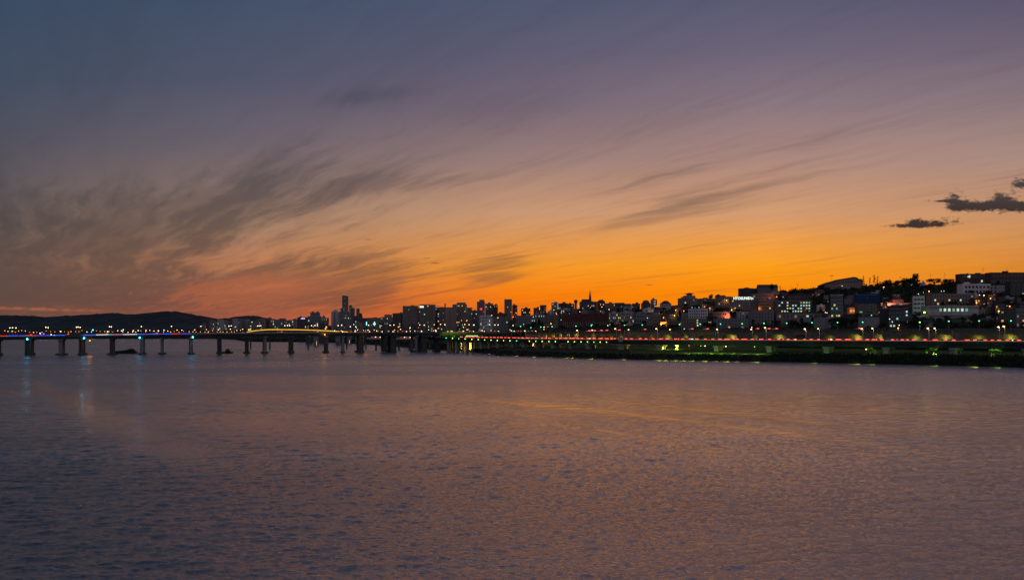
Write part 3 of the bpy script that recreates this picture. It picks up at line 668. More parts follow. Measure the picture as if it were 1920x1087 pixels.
# --- distance: the towers across the plain behind the bridge
bld('low dark block with violet rooftop sign and thin mast, left of the dome-topped flats', 558, 576.5, 595, Y=1750, mat='dark', nf=5, nc=5, roof='mast', yaw=.1)
o = footprints and bpy.data.objects['apartment_building']; w, d, H, zb = wh(o); MB().box(w*.1, -d/2-.4, H-3.6, w*.42, .5, 2.6).build('sign', SG['v'], o)
bld('twin-domed flats, left tower with round cap', 582.5, 590.5, 586.5, Y=1800, mat='grey', nf=9, nc=3, roof='dome', yaw=0, lit=.1)
bld('twin-domed flats, right tower with round cap', 591.5, 599.5, 586.5, Y=1800, mat='grey', nf=9, nc=3, roof='dome', yaw=0, lit=.1)
bld('stepped grey flats in front of the two domed towers', 577, 603, 593, Y=1720, mat='grey', nf=7, nc=8, roof='flat', yaw=.12)
bld('small domed tower standing alone right of the twin domes', 604.5, 609.5, 593, Y=1790, mat='pale', nf=7, nc=2, roof='dome', yaw=0)
bld('tan flats with a blank end wall below the lone domed tower', 602, 616, 596, Y=1700, mat='tan', nf=7, nc=5, roof='plain', yaw=-.3)
bld('broad pale slab block left of the tallest tower', 622, 636, 585, Y=1750, mat='pale', nf=9, nc=1, lit=0, roof='dome', yaw=0, ww=.2)
bld('dark flats with greenish windows under the tallest tower', 636, 656, 584.5, Y=1740, mat='grey', nf=9, nc=7, lit=.16, pal='gwn', roof='flat', yaw=.15)
t1 = bld('tallest skyscraper on the skyline with a faintly lit stepped crown', 642, 648.5, 554, Y=2700, mat='glassw', nf=24, nc=3, lit=.1, pal='gn', roof='plain', yaw=0, name='skyscraper', cat='skyscraper', bands=False)
w, d, H, zb = wh(t1); MB().box(0, 0, H+.1, w*.9, d*.9, 4.6).build('crown', SG['g'], t1)
MB().box(w*.86, 1, 0, w*.72, d*.96, H-1.5).build('wing', M['glassw'], t1)
t2 = bld('second skyscraper, right beside the tallest, with greenish crown', 655, 660.5, 572, Y=2650, mat='glassw', nf=16, nc=3, lit=.08, pal='gn', roof='plain', yaw=0, name='skyscraper', cat='skyscraper', bands=False)
w, d, H, zb = wh(t2); MB().box(0, 0, H+.1, w*.85, d*.9, 4).build('crown', SG['g'], t2); MB().box(w*.95, 1, 0, w*.85, d*.9, H-9).build('wing', M['glassw'], t2)
t3 = bld('third and lowest skyscraper of the cluster, with pale green crown', 668.5, 674.5, 578.5, Y=2650, mat='glassw', nf=14, nc=3, lit=.06, pal='gn', roof='plain', yaw=0, name='skyscraper', cat='skyscraper', bands=False)
w, d, H, zb = wh(t3); MB().box(0, 0, H+.1, w*.85, d*.9, 4).build('crown', SG['g'], t3); MB().box(w*.8, 1, 0, w*.7, d*.9, H-15).build('wing', M['dark'], t3)
bld('podium block with rounded corner at the foot of the tallest tower', 638.5, 652, 578, Y=2200, mat='grey', nf=12, nc=5, roof='dome', yaw=.1)
bld('dark office block in front of the lowest skyscraper', 663, 680, 592.5, Y=1700, mat='dark', nf=8, nc=6, lit=.02, roof='plain', yaw=.1)
b1 = bld('dark block with a cyan strip light on its corner', 680, 690, 596.5, Y=1600, mat='dark', nf=6, nc=3, roof='plain', yaw=0)
w, d, H, zb = wh(b1); MB().box(w*.3, -d/2-.3, H-14, 1.6, .4, 7).build('sign', SG['c'], b1)
b2 = bld('brown flats with a bright cyan cross-shaped sign', 689.5, 715, 596, Y=1550, mat='tan', nf=6, nc=8, lit=.05, roof='flat', yaw=0)
w, d, H, zb = wh(b2); MB().box(w*.04, -d/2-.35, H-14.5, 1.8, .5, 6.5).box(w*.04, -d/2-.3, H-12.2, 5, .3, 1.6).build('sign', SG['c'], b2)
bld('grey-blue flats with yellow windows near the roof, right of the cyan sign', 715, 736, 594.5, Y=1500, mat='grey', nf=7, nc=7, lit=.17, pal='ywgn', roof='step', yaw=-.1)
bld('gabled brown flats left of the big dark grid tower', 736, 752, 591, Y=1450, mat='brown', nf=8, nc=5, lit=.06, roof='gable', yaw=.1)
bld('slim dark flats peeping out behind the grid tower', 749, 757, 587, Y=1480, mat='dark', nf=8, nc=3, lit=.06, roof='flat', yaw=0)
bld('big dark tower with a fine window grid, left of its twin', 756, 783.5, 574, Y=1250, mat='tan', nf=15, nc=8, lit=.015, pal='yn', roof='flat', yaw=-.08, ww=.7, hh=.6)
bld('narrow recessed block in the gap between the two grid towers', 783, 789, 577.5, Y=1300, mat='grey', nf=12, nc=2, lit=.14, roof='plain', yaw=0)
b3 = bld('big dark grid tower with a white rooftop sign on its left corner', 788, 816, 571.5, Y=1240, mat='tan', nf=15, nc=8, lit=.04, pal='ywn', roof='plain', yaw=-.05, ww=.7, hh=.6)
w, d, H, zb = wh(b3); MB().box(-w*.36, -d/2-.4, H-4.2, w*.26, .5, 2.5).build('sign', SG['w'], b3)
b4 = bld('narrow lit stairwell block with red rooftop frames', 816, 824.5, 577, Y=1260, mat='dark', nf=11, nc=2, lit=.4, pal='ywgb', roof='plain', yaw=0)
w, d, H, zb = wh(b4); g = MB()
for x in (-.3, 0, .3): g.box(x*w, 0, H, .3, .3, 3)
g.box(0, 0, H+2.8, w*.8, .4, .4).build('roof_frame', M['redroof'], b4)
b5 = bld('brown-grey flats topped by a dark chimney', 824, 836, 576, Y=1220, mat='tan', nf=12, nc=4, lit=.04, roof='plain', yaw=0)
w, d, H, zb = wh(b5); MB().tube((w*.38,0,H), (w*.38,0,H+6), .9).build('chimney', M['dark'], b5)
bld('tan slab with a blank end wall right of the chimney', 835.5, 856, 576.5, Y=1200, mat='tan', nf=1, nc=1, lit=0, roof='plain', yaw=0, ww=.01, bands=False)
bld('tall flats with lit stairwell behind the blank slab', 848, 876, 571, Y=1320, mat='tan', nf=12, nc=8, lit=.12, pal='wny', roof='step', yaw=.05)
bld('flats with a dull pink end wall below the stepped roof block', 864, 885.5, 577, Y=1180, mat='tan', nf=11, nc=6, lit=.07, roof='plain', yaw=-.5)
bld('dim narrow flats left of the tower with the red sign', 885, 895, 582.5, Y=1240, mat='grey', nf=9, nc=3, lit=.05, yaw=0)
b6 = bld('tall flats with a glowing red sign under the roof', 894, 909.5, 566, Y=1220, mat='grey', nf=12, nc=4, lit=.03, roof='step', yaw=.05)
w, d, H, zb = wh(b6); g = MB(); g.v = [(-w*.12,-d/2-.4,H-11.5), (w*.1,-d/2-.4,H-12.6), (w*.16,-d/2-.4,H-9), (-w*.02,-d/2-.4,H-9.4), (-w*.16,-d/2-.4,H-10.2)]; g.f = [(0,1,2,3,4)]; g.m = [0]; g.build('sign', SG['r'], b6)
bld('flats just right of the red-sign tower, slightly lower', 910, 924.5, 569.5, Y=1250, mat='tan', nf=11, nc=5, lit=.04, yaw=0)
bld('brown flats ending the row right of the red-sign tower', 924.5, 933.5, 572.5, Y=1240, mat='brown', nf=11, nc=4, lit=.08, pal='no', yaw=-.1)
bld('pale flats with white pilasters and cool lights below the red sign', 899, 923, 592, Y=1020, mat='white', nf=6, nc=8, lit=.14, pal='cgw', roof='plain', yaw=.05)
bld('bluish glazed flats beside the overpass with white lit windows', 923, 953, 596, Y=980, mat='glassw', nf=6, nc=9, lit=.13, pal='wcg', roof='flat', yaw=.1)
bld('dim brown flats behind the bluish glazed flats', 931, 950, 588, Y=1150, mat='brown', nf=6, nc=5, lit=.07, pal='oyn', yaw=0)
bld('lone tall slab tower with a flat top left of the hill', 945.5, 960, 561.5, Y=1230, mat='tan', nf=13, nc=4, lit=.01, roof='plain', yaw=.12, ww=.5)
bld('shorter tower attached right of the lone slab tower', 960.5, 970, 572.5, Y=1240, mat='brown', nf=10, nc=4, lit=.06, yaw=0)
# --- the hill
HB = [
 ('dark brick house with two yellow windows on the skyline, left end of the hill', 977,994.5,578.5,588,'brown',2,6,.3,'yw','flat'),
 ('house with an orange lamp on its terrace on the left shoulder of the hill', 1000,1013,577.5,587,'brown',2,4,.1,'n','flat'),
 ('peaked dark house stepping up to the pale corner house', 1012.5,1024.5,575,587,'dark',3,4,.1,'n','gable'),
 ('pale corner house with a lit white stair on the skyline', 1034,1047,568,580,'pale',3,4,.2,'wn','box'),
 ('long brown terrace right of the pale corner house', 1047,1065,569,580,'brown',2,6,.15,'ow','flat'),
 ('brown house with roof terrace left of the round water tower', 1062,1077,570,580,'brown',2,5,.12,'wo','flat'),
 ('large plain dark house directly below the church', 1086,1120,566,580,'dark',3,8,.12,'wno','flat'),
 ('house with a bulky roof and two white lamps right of the spire', 1120,1134,565.5,577,'brown',3,4,.15,'wo','hip'),
 ('long low flats with pale rails between the spire house and the trees', 1134,1153,569,579,'tan',2,6,.1,'on','flat'),
 ('grey shed-roofed house on the skyline left of the round-topped house', 1153,1171,572,582,'dark',2,5,.05,'n','gable'),
 ('grey house with angled roof below the skyline left of the barrel roof', 1170,1184,573,583,'pale',2,4,.05,'n','gable'),
 ('square dark house left of the barrel-roofed hall', 1184,1201,569.5,581,'dark',3,5,.05,'n','flat'),
 ('broad hall with a barrel roof on the skyline', 1201,1221,569,582,'brown',2,5,.04,'n','dome'),
 ('small tower house with lit top floor beside the barrel-roofed hall', 1220.5,1231.5,562,576,'grey',3,3,.5,'wyn','flat'),
 ('mansard-roofed pale villa right of the lit tower house', 1236,1260,569.5,581,'pale',2,6,.05,'n','hip'),
 ('pale low villa under the mansard-roofed villa', 1206,1225,579,586,'white',1,3,.05,'n','flat'),
 ('long dim blocks with rows of floors at the left foot of the hill', 968,1009,592,610,'grey',5,10,.03,'g','flat'),
 ('blue-grey office wing with three white lights in its upper floors', 1000,1021,590,607,'grey',4,6,.14,'wg','flat'),
 ('brown-grey flats stepping down beside the maroon building', 1020,1047,591,607,'tan',4,7,.04,'n','flat'),
 ('white houses with yellow windows and a green-lit shop', 1142.5,1164,587,604,'pale',3,5,.5,'yyng','box'),
 ('pale rounded-corner flats right of the yellow-lit white house', 1164,1187,585.5,604,'pale',3,5,.08,'yn','flat'),
 ('grey villa with big framed openings and one white lamp', 1187,1211,588,606,'grey',2,4,.08,'w','flat'),
 ('green-glazed flats behind a tall pole above the arches', 1211,1240,590,610,'tan',3,6,.04,'g','flat'),
 ('bright orange floodlit facade at the foot of the hill', 1236,1246.5,604.5,612.5,'tan',1,2,.5,'o','plain'),
 ('dark terraces below the orange-lit roof edge', 1246,1268,590,612,'dark',4,4,.03,'o','flat'),
 ('white flats with dark square windows and a pink end wall', 1289,1328,580,597,'white',3,8,.03,'n','plain'),
 ('tan flats with three yellow windows stacked one above another', 1279,1322,597.5,616,'tan',4,8,.0,'y','plain'),
 ('stepped mansion crowned by a pagoda-like lookout', 1272,1306,559.5,575,'tan',3,7,.07,'nw','step'),
 ('long pale villa right of the pagoda-topped mansion', 1308,1343,560,568,'tan',2,8,.03,'n','flat'),
 ('brown flats with curved balconies and warm lit floors', 1343,1368,556.5,577,'tan',4,6,.18,'nyo','flat'),
 ('grey hotel block carrying the big white rooftop letters', 1368,1409,557,584,'grey',6,9,.04,'y','plain'),
 ('terraced dark flats stacked above the hotel letters', 1385,1420,541,556,'dark',3,8,.02,'n','flat'),
 ('pitched-roof villa on the summit right of the terraced flats', 1420,1457,539,549,'tan',2,8,.03,'n','gable'),
 ('brown-grey office above the dark glass block', 1408,1444,551,563,'tan',2,7,.04,'g','plain'),
 ('dark glass office block with one wide yellow window', 1410,1449,563,586,'glassw',4,6,.02,'y','plain'),
 ('glass building full of bright white and orange lights', 1453,1518,564,586,'glassw',4,12,.50,'wwcgyo','plain'),
 ('brown block behind the brightly lit glass building', 1475,1524,553.5,566,'brown',2,8,.03,'g','plain'),
 ('pink-lit low villa with an orange glow on its side', 1337,1368,585,598,'tan',2,6,.1,'o','plain'),
 ('white flats with long balconies and an orange-lit roof edge', 1383,1404,585,598,'pale',3,4,.05,'n','plain'),
 ('stacked white balcony flats at the foot of the hill above the road', 1340,1400,598,616,'grey',3,9,.03,'on','plain'),
 ('blue-grey blocks in front of the dark glass office', 1405,1450,584.5,610,'grey',4,7,.04,'n','plain'),
 ('tan block with three orange windows under the glass building', 1452,1523,588,606,'tan',2,9,.2,'ynw','plain'),
 ('dark house with a pale flat roof and dim yellow windows left of the blue banner', 1555,1583,554.5,595,'grey',6,5,.18,'gyn','plain'),
 ('concrete-framed flats half covered by the blue banner', 1605,1641,566,592.5,'tan',5,5,.06,'g','plain'),
 ('low house lit bright orange left of the banner building', 1590,1603,577.5,587,'tan',1,2,.9,'o','plain'),
 ('flats under two pale blue roofs with green-lit ground floor', 1655,1697,580,614,'dark',5,6,.16,'wgc','plain'),
 ('small dark flats with two white lights beside the green floodlight', 1697,1712,588,606,'dark',3,3,.3,'w','plain'),
 ('white modern house with wide dark window bands', 1709,1735,556,589,'white',4,3,.0,'g','plain'),
 ('long balcony flats with yellow and white windows', 1742,1821,551.5,573,'tan',3,14,.14,'ywwn','plain'),
 ('long white hall with a row of greenish lit windows', 1733,1828,574,599,'pale',2,11,.0,'g','plain'),
 ('white villa with dark square windows below the summit', 1800,1851,533,551,'white',2,7,.0,'n','box'),
 ('long summit building with a flat roof and a bright doorway', 1796,1852,514,531,'brown',2,9,.08,'w','flat'),
 ('long dark summit building continuing to the right edge', 1852,1935,511.5,532,'brown',2,12,.08,'n','box'),
 ('open concrete frame house below the summit at the right edge', 1888,1930,528,556,'dark',3,4,.02,'g','plain'),
 ('low pale villa between the white villa and the frame house', 1851,1888,536,549,'pale',2,5,.02,'n','plain'),
 ('grey-blue tower block with four orange lit floors at the right edge', 1881,1925,580,613,'glassw',4,5,.25,'on','plain'),
 ('dim flats with orange lamp glow right of the long balcony flats', 1822,1850,560,574,'brown',2,5,.3,'oy','flat'),
 ('dark house with two bright orange windows in the trees', 1862,1880,571,592,'dark',3,4,.2,'oy','flat'),
]
own = {}
own['tan flats with three yellow windows stacked one above another'] = {(4,1):'y', (4,2):'w', (4,3):'y'}
own['long white hall with a row of greenish lit windows'] = {(c_,1): k for c_, k in enumerate('--gwwgwwg--')}; own['long white hall with a row of greenish lit windows'].update({(c_,0):'-' for c_ in range(11)})
own['dark glass office block with one wide yellow window'] = {(4,1):'y'}
ob = {}
for lb, a, b, yt, yb, mt, nf, nc, lit_, pal, rf in HB:
    ob[lb] = bld(lb, a, b, yt, yb, mat=mt, nf=nf, nc=nc, lit=lit_, pal=pal, roof=rf, name='house' if b-a < 24 else 'apartment_building', cat='house' if b-a < 24 else 'building', own=own.get(lb), yaw=0.0 if b-a > 45 else None, dep=12 if b-a > 45 else None, hh=.42 if 'white modern' in lb else .55, ww=.85 if ('bands' in lb or 'banner' in lb) else .62)
def G(s): return next(o for l, o in ob.items() if s in l)
h = G('hotel block'); w, d, H, zb = wh(h)
sg = sign(h, 'HYOSUNG', -w*.40, H-2.6, 4.2, SG['w'], d, bold=.10, sx=.86); sg2 = sign(h, 'City', w*.27, H-2.2, 3.6, SG['w'], d, shear=.4, bold=.05, sx=.95)
h = G('long white hall'); w, d, H, zb = wh(h); MB().box(0, -d/2-.5, H*.36, w+.8, 1.0, .7).box(0, -d/2-.35, H-1.2, w+.6, .7, .5).build('ledge', M['tan'], h)
for q_ in range(12): MB().box(-w/2+w*(q_+.5)/12, -d/2-.2, 0, .5, .4, H*.36).build('pilaster', M['pale'], h)
h = G('pagoda'); w, d, H, zb = wh(h)
MB().box(w*.12, 0, H+3, w*.26, d*.4, 3.2).build('lookout', M['tan'], h); MB().box(w*.12, 0, H+6.2, w*.44, d*.7, .5).box(w*.12, 0, H+6.7, w*.40, d*.6, .9, top=.35).build('lookout_roof', M['slate'], h)
h = G('orange floodlit'); w, d, H, zb = wh(h); light(tuple(Vector(h.location)+Vector((0,-6,H*.5+1))), (1,.28,.03), 9000, .4, spot=150, down=True).rotation_euler = (math.radians(85), 0, 0)
h = G('half covered'); w, d, H, zb = wh(h); z0, z1 = H-.6, H+7.8
bn_ = thing('banner', 'huge dark blue printed banner wrapped over the top of a building on the slope', 'banner', h.location, h.rotation_euler.z)
k_ = wallY(1620); bw = 46/F*(h.location.y)
MB().box(-1.5, -d/2-1.4, H-1, bw, .5, 8.6).box(bw/2+1.2, -d/2+3.2, H-1, .4, 9, 7.6).build('cloth', M['blue'], bn_)
g = MB()
rx = random.Random(3)
xx = -bw*.36
while xx < bw*.42:
    s_ = rx.uniform(.55, 1.1); g.box(xx-1.5, -d/2-1.7, H+6.0, s_, .06, rx.uniform(.6, .95)); xx += s_+rx.uniform(.25, .55)
g.build('lettering', M['bluet'], bn_)
sign(bn_, '1', -2.2, H+2.2, 3.8, M['bluet'], d+2.9, 'numeral', shear=.35, bold=.06)
MB().box(8, 0, H+7.2, 6, 5, 2.2).box(10.5, 0, H+9.4, 3, 3, 1.6).build('roof_frame', M['frame'], bn_)
h = G('two pale blue roofs'); w, d, H, zb = wh(h); MB().box(-w*.26, -.5, H+.2, w*.42, d*1.1, .35).box(w*.26, -.5, H+1.1, w*.42, d*1.1, .35).build('roof', M['blueroof'], h)
h = G('left of the blue banner'); w, d, H, zb = wh(h); MB().box(0, -.5, H+.6, w*1.1, d*1.1, .4).build('roof', M['white'], h)
# orange-lit terraces: real floodlights on the walls
for px, py, yb, col_, pw in [(1254,587.5,590,(1,.42,.06),2600),(1249,590,592,(1,.42,.06),900),(1262,589,592,(1,.42,.06),900),(1451.5,577,585,(1,.25,.05),1700),(1594,583,588,(1,.3,.04),1500),(1645,578,585,(1,.22,.08),3000),(1651,584,586,(1,.2,.05),1800),(1670,570,572,(1,.22,.12),2500),(1690,570,572,(1,.22,.12),1800),(1365,592,597,(1,.25,.12),1600),(1401,587,590,(1,.3,.08),1500),(1388,586,590,(1,.25,.15),900),(1733,588,592,(.2,1,.05),420),(1835,559,566,(1,.3,.1),1500),(1796,541,545,(1,.3,.1),900),(1450,557,560,(1,.2,.08),900),(1480,556,559,(1,.12,.1),900)]:
    Y = dfb(px, yb)-4; light(P(px, py, Y), col_, pw*2, .4, spot=160, down=True).rotation_euler = (math.radians(82), 0, 0)
Y = dfb(1585, 541); k = Y/F; o = thing('sports_hall', 'wide low sports hall with a pitched roof on the hilltop', 'hall', (xat(1580, Y), Y, 0))
pf = [(1546,545),(1546,534.5),(1560,529),(1582,523),(1600,520),(1605,520.6),(1618,529),(1618,545)]
g = MB(); n_ = len(pf); g.v = [((x-1580)*k, dY, zat(y, Y)) for dY in (0, 22) for x, y in pf]; g.f = [tuple(range(n_))[::-1], tuple(range(n_, 2*n_))]; g.m = [0, 0]; g.build('wall', M['tan'], o)
g = MB()
for i in range(1, n_-2): g.hexa([((pf[i][0]-1580)*k,-1.2,zat(pf[i][1],Y)), ((pf[i+1][0]-1580)*k,-1.2,zat(pf[i+1][1],Y)), ((pf[i+1][0]-1580)*k,23,zat(pf[i+1][1],Y)), ((pf[i][0]-1580)*k,23,zat(pf[i][1],Y)), ((pf[i][0]-1580)*k,-1.2,zat(pf[i][1],Y)+.6), ((pf[i+1][0]-1580)*k,-1.2,zat(pf[i+1][1],Y)+.6), ((pf[i+1][0]-1580)*k,23,zat(pf[i+1][1],Y)+.6), ((pf[i][0]-1580)*k,23,zat(pf[i][1],Y)+.6)])
g.build('roof', M['slate'], o)
for i in range(9): MB().box((1564+i*5.4-1580)*k, -.15, zat(533.5-(i if i < 6 else 5)*.8, Y), 3.4*k, .3, 2.2*k).build('window', PANE['d'], o)
footprints.append((1546,1618,520,541,Y,'sports hall'))
# --- church, water tower, retaining walls, lit road edge
Y = dfb(1104, 578); zg = hill_z(1104, Y)-2
ch = thing('church', 'church with a tall pointed spire standing up on the skyline', 'church', (xat(1104, Y), Y, zg))
H0 = zat(566.5, Y)-zg; k = Y/F
MB().box(-7*k, 5, 0, 15*k, 16, H0-1).build('nave', M['brown'], ch)
g = MB(); x0, x1, yy0, yy1 = -15*k, 1*k, -3.5, 13.5; rz = zat(560.5, Y)-zg; g.v = [(x0,yy0,H0-1), (x1,yy0,H0-1), (x1,yy1,H0-1), (x0,yy1,H0-1), (x0+3*k,5,rz), (x1,5,rz)]; g.f = [(0,1,5,4), (2,3,4,5), (1,2,5), (3,0,4)]; g.m = [0]*4; g.build('roof', M['slate'], ch)
MB().box(2.3*k, 0, 0, 4.6*k, 4.6*k, zat(561, Y)-zg).build('tower', M['brown'], ch)
zs = zat(561, Y)-zg; ztip = zat(543, Y)-zg
MB().box(2.3*k, 0, zs, 3.6*k, 3.6*k, 3*k).tube((2.3*k,0,zs+2.5*k), (2.3*k,0,ztip), 2.3*k, .15, 8).build('spire', M['slate'], ch)
for q in (-1, 1): MB().tube((2.3*k+q*1.9*k, -1.9*k, zs), (2.3*k+q*1.9*k, -1.9*k, zs+4*k), .4*k, .03, 5).build('pinnacle', M['slate'], ch)
for q in (-11, -7, -3): MB().box(q*k, -3.1, H0*.3, 1.2*k, .2, H0*.45).build('window', PANE['d'], ch)
Y = dfb(1079, 576); k = Y/F; zg = hill_z(1079, Y)-1
wt = thing('water_tower', 'round dark water tower with a flat cap left of the church', 'water tower', (xat(1079.5, Y), Y, zg))
z1 = zat(562, Y)-zg; MB().tube((0,0,0), (0,0,z1-6*k), 2.2*k, n=12).build('shaft', M['grey'], wt); MB().tube((0,0,z1-6*k), (0,0,z1-1*k), 3*k, 3.6*k, 14).tube((0,0,z1-1*k), (0,0,z1), 3.0*k, 2.4*k, 14).build('tank', M['dark'], wt)
mr = bld('wide maroon-panelled building at the left foot of the hill', 1054, 1140, 589, 612, mat='maroon', nf=1, nc=8, lit=0, yaw=0, dep=14, roof='plain', bands=False, ww=.04, hh=.8, name='hall')
w, d, H, zb = wh(mr); g = MB()
for i in range(24): g.box(-w*.48+i*w*.96/23, -d/2-.2, 0, .5, .3, 6.5)
g.build('fence_panel', M['grey'], mr)
for lb, a, b, yt, yb in [('plain pale retaining wall left of the dark round tree', 1526, 1556, 595.5, 616), ('plain pale retaining wall under the banner building', 1610, 1648, 594.5, 616), ('pale grey retaining wall below the tan block with orange windows', 1498, 1524, 594, 612)]:
    Y = dfb((a+b)/2, yb); s_ = (b-a)/F*Y; z0 = zat(yb, Y)-2; z1 = zat(yt, Y)
    o = thing('retaining_wall', lb, 'wall', (xat((a+b)/2, Y), Y, z0)); MB().box(0, 0, 0, s_, 2, z1-z0, top=.995).build('wall_face', M['grey'], o)
    g = MB(); [g.box(-s_/2+s_*i/9, -1.02, 0, .25, .16, z1-z0-.3) for i in range(1, 9)]; g.build('buttress', M['grey'], o)
Y = dfb(1680, 571); o = thing('retaining_wall', 'thin road wall lit pink by a lamp above the blue-roofed flats', 'wall', P(1680, 570.5, Y)); MB().box(0, 0, -3, 58/F*Y, .8, 3.6).build('wall_face', M['pale'], o); MB().box(0, .1, .6, 58/F*Y, .15, .9).build('railing', M['pole'], o)
# --- far city at the foot of the left hills
rr = random.Random(11)
x = 372; i = 0
while x < 566:
    w_ = rr.uniform(6, 13); top = lut([(372,606),(400,600),(430,597),(470,600),(500,597),(545,599),(566,601)])(x)+rr.uniform(-1.5, 4)
    bld('distant flats across the river below the wooded hills', x, x+w_, top, Y=rr.uniform(2350, 2900), mat=rr.choice(['grey','tan','pale','dark']), nf=5, nc=3, lit=.12, pal='ngw', roof=rr.choice(['plain','flat','flat']), yaw=rr.uniform(-.2,.2), group='distant flats beyond the river', seed=i); x += w_*rr.uniform(.55, 1.1); i += 1
# --- fill: small houses on the slope
cols_ = dict(pale='pale', grey='grey', tan='sandstone-coloured', brown='brown brick', dark='dark', white='white')
used = set()
rr = random.Random(23)
def clash(a, b, t, bt):
    for (p0, p1, y0, y1, Y_, l_) in footprints:
        if a < p1-1.5 and b > p0+1.5 and t < y1-1 and bt > y0+1.5: return True
    return False
fills = 0
SHORT = [(1021,572,'the peaked dark house'),(1041,570,'the pale corner house'),(1080,566,'the water tower'),(1106,556,'the church spire'),(1097,598,'the maroon building'),(1127,568,'the bulky-roofed house'),(1226,566,'the lit tower house'),(1154,594,'the white house with yellow windows'),(1241,608,'the orange floodlit facade'),(1290,555,'the pagoda-topped mansion'),(1308,588,'the white flats with a pink end wall'),(1388,556,'the big white rooftop letters'),(1430,574,'the dark glass office'),(1485,574,'the brightly lit glass building'),(1440,540,'the pitched-roof summit villa'),(1570,575,'the dark house left of the banner'),(1620,558,'the blue banner'),(1676,582,'the two pale blue roofs'),(1722,572,'the white modern house'),(1733,588,'the green floodlight'),(1780,562,'the long balcony flats'),(1780,588,'the long white hall'),(1825,542,'the white villa'),(1850,518,'the long summit building'),(1903,596,'the tower with orange lit floors'),(990,582,'the left end of the hill'),(1584,530,'the sports hall'),(952,575,'the lone slab tower'),(905,600,'the pale flats with white pilasters')]
def describe(base, cx, cy):
    lm = sorted(SHORT, key=lambda s: math.hypot(s[0]-cx, (s[1]-cy)*1.6))
    for sx, sy, nm in lm[:9]:
        ddx, ddy = cx-sx, cy-sy; far = math.hypot(ddx, ddy*1.6)
        adv = 'close ' if far < 13 else ('' if far < 30 else 'well ')
        rel = ('below ' if ddy > 0 else 'above ') if abs(ddy)*1.6 > abs(ddx) else ('left of ' if ddx < 0 else 'right of ')
        s_ = base+', '+adv+('by ' if False else '')+rel+nm
        if s_ not in used and len(s_.split()) <= 16: used.add(s_); return s_
    n = 2
    while True:
        s_ = base+', number %d near ' % n+lm[0][2]; n += 1
        if s_ not in used: used.add(s_); return s_
for att in range(1500):
    px = rr.uniform(966, 1925); Wd = rr.uniform(9, 19); yb = rr.uniform(ridge(px)+4, 615); hh_ = rr.uniform(5.5, 10)*(1+(px-960)/1800); t = yb-hh_
    if 1500 < px < 1800 and yb < 566 and rr.random() < .85: continue
    if 1440 < px < 1700 and yb < 556: continue
    if clash(px-Wd/2, px+Wd/2, t, yb): continue
    mt = rr.choice(['pale','pale','grey','tan','tan','brown','dark','dark','white','grey']); nf = 2 if hh_ < 8 else 3; rf = rr.choice(['flat','flat','flat','box','gable','hip','plain'])
    lb = describe('%s %s %s-storey house with %s roof' % ('narrow' if Wd < 12 else ('wide' if Wd > 16 else 'small'), cols_[mt], {2:'two',3:'three'}[nf], {'flat':'flat','box':'flat','plain':'plain','gable':'pitched','hip':'hipped'}[rf]), px, yb-4)
    bld(lb, px-Wd/2, px+Wd/2, t, yb, mat=mt, nf=nf, nc=rr.randint(3, 5), lit=.07, pal='ynwwgo', roof=rf, name='house', cat='house', group='small houses on the hillside', seed=att, roofm=rr.choice(['slate','slate','redroof']) if rf in ('gable','hip') else 'roofd')
    fills += 1
    if fills >= 150: break
# low buildings filling the plain behind the bridge
fills = 0
for att in range(400):
    px = rr.uniform(560, 985); Wd = rr.uniform(7, 16); t = rr.uniform(603, 613); Y = rr.uniform(1150, 1400)
    if px > 880: Y = rr.uniform(1050, 1200)
    if any(px-Wd/2 < q[1] and px+Wd/2 > q[0] and q[4] < 1450 and False for q in footprints): continue
    lb = describe('low %s block with flat roof' % ['dim','dark','grey','brown','squat'][att % 5], px, t) if px > 900 else 'low dim block among the lamps behind the road bridge'
    bld(lb, px-Wd/2, px+Wd/2, t, Y=Y, mat=rr.choice(['grey','dark','tan','brown','dark']), nf=3, nc=4, lit=.14, pal='ynwgo', roof='flat', group='low blocks behind the road bridge', seed=att+3000, yaw=rr.uniform(-.3,.3)); fills += 1
    if fills >= 34: break
for o in C.objects:
    if '_wh' in o: del o['_wh']
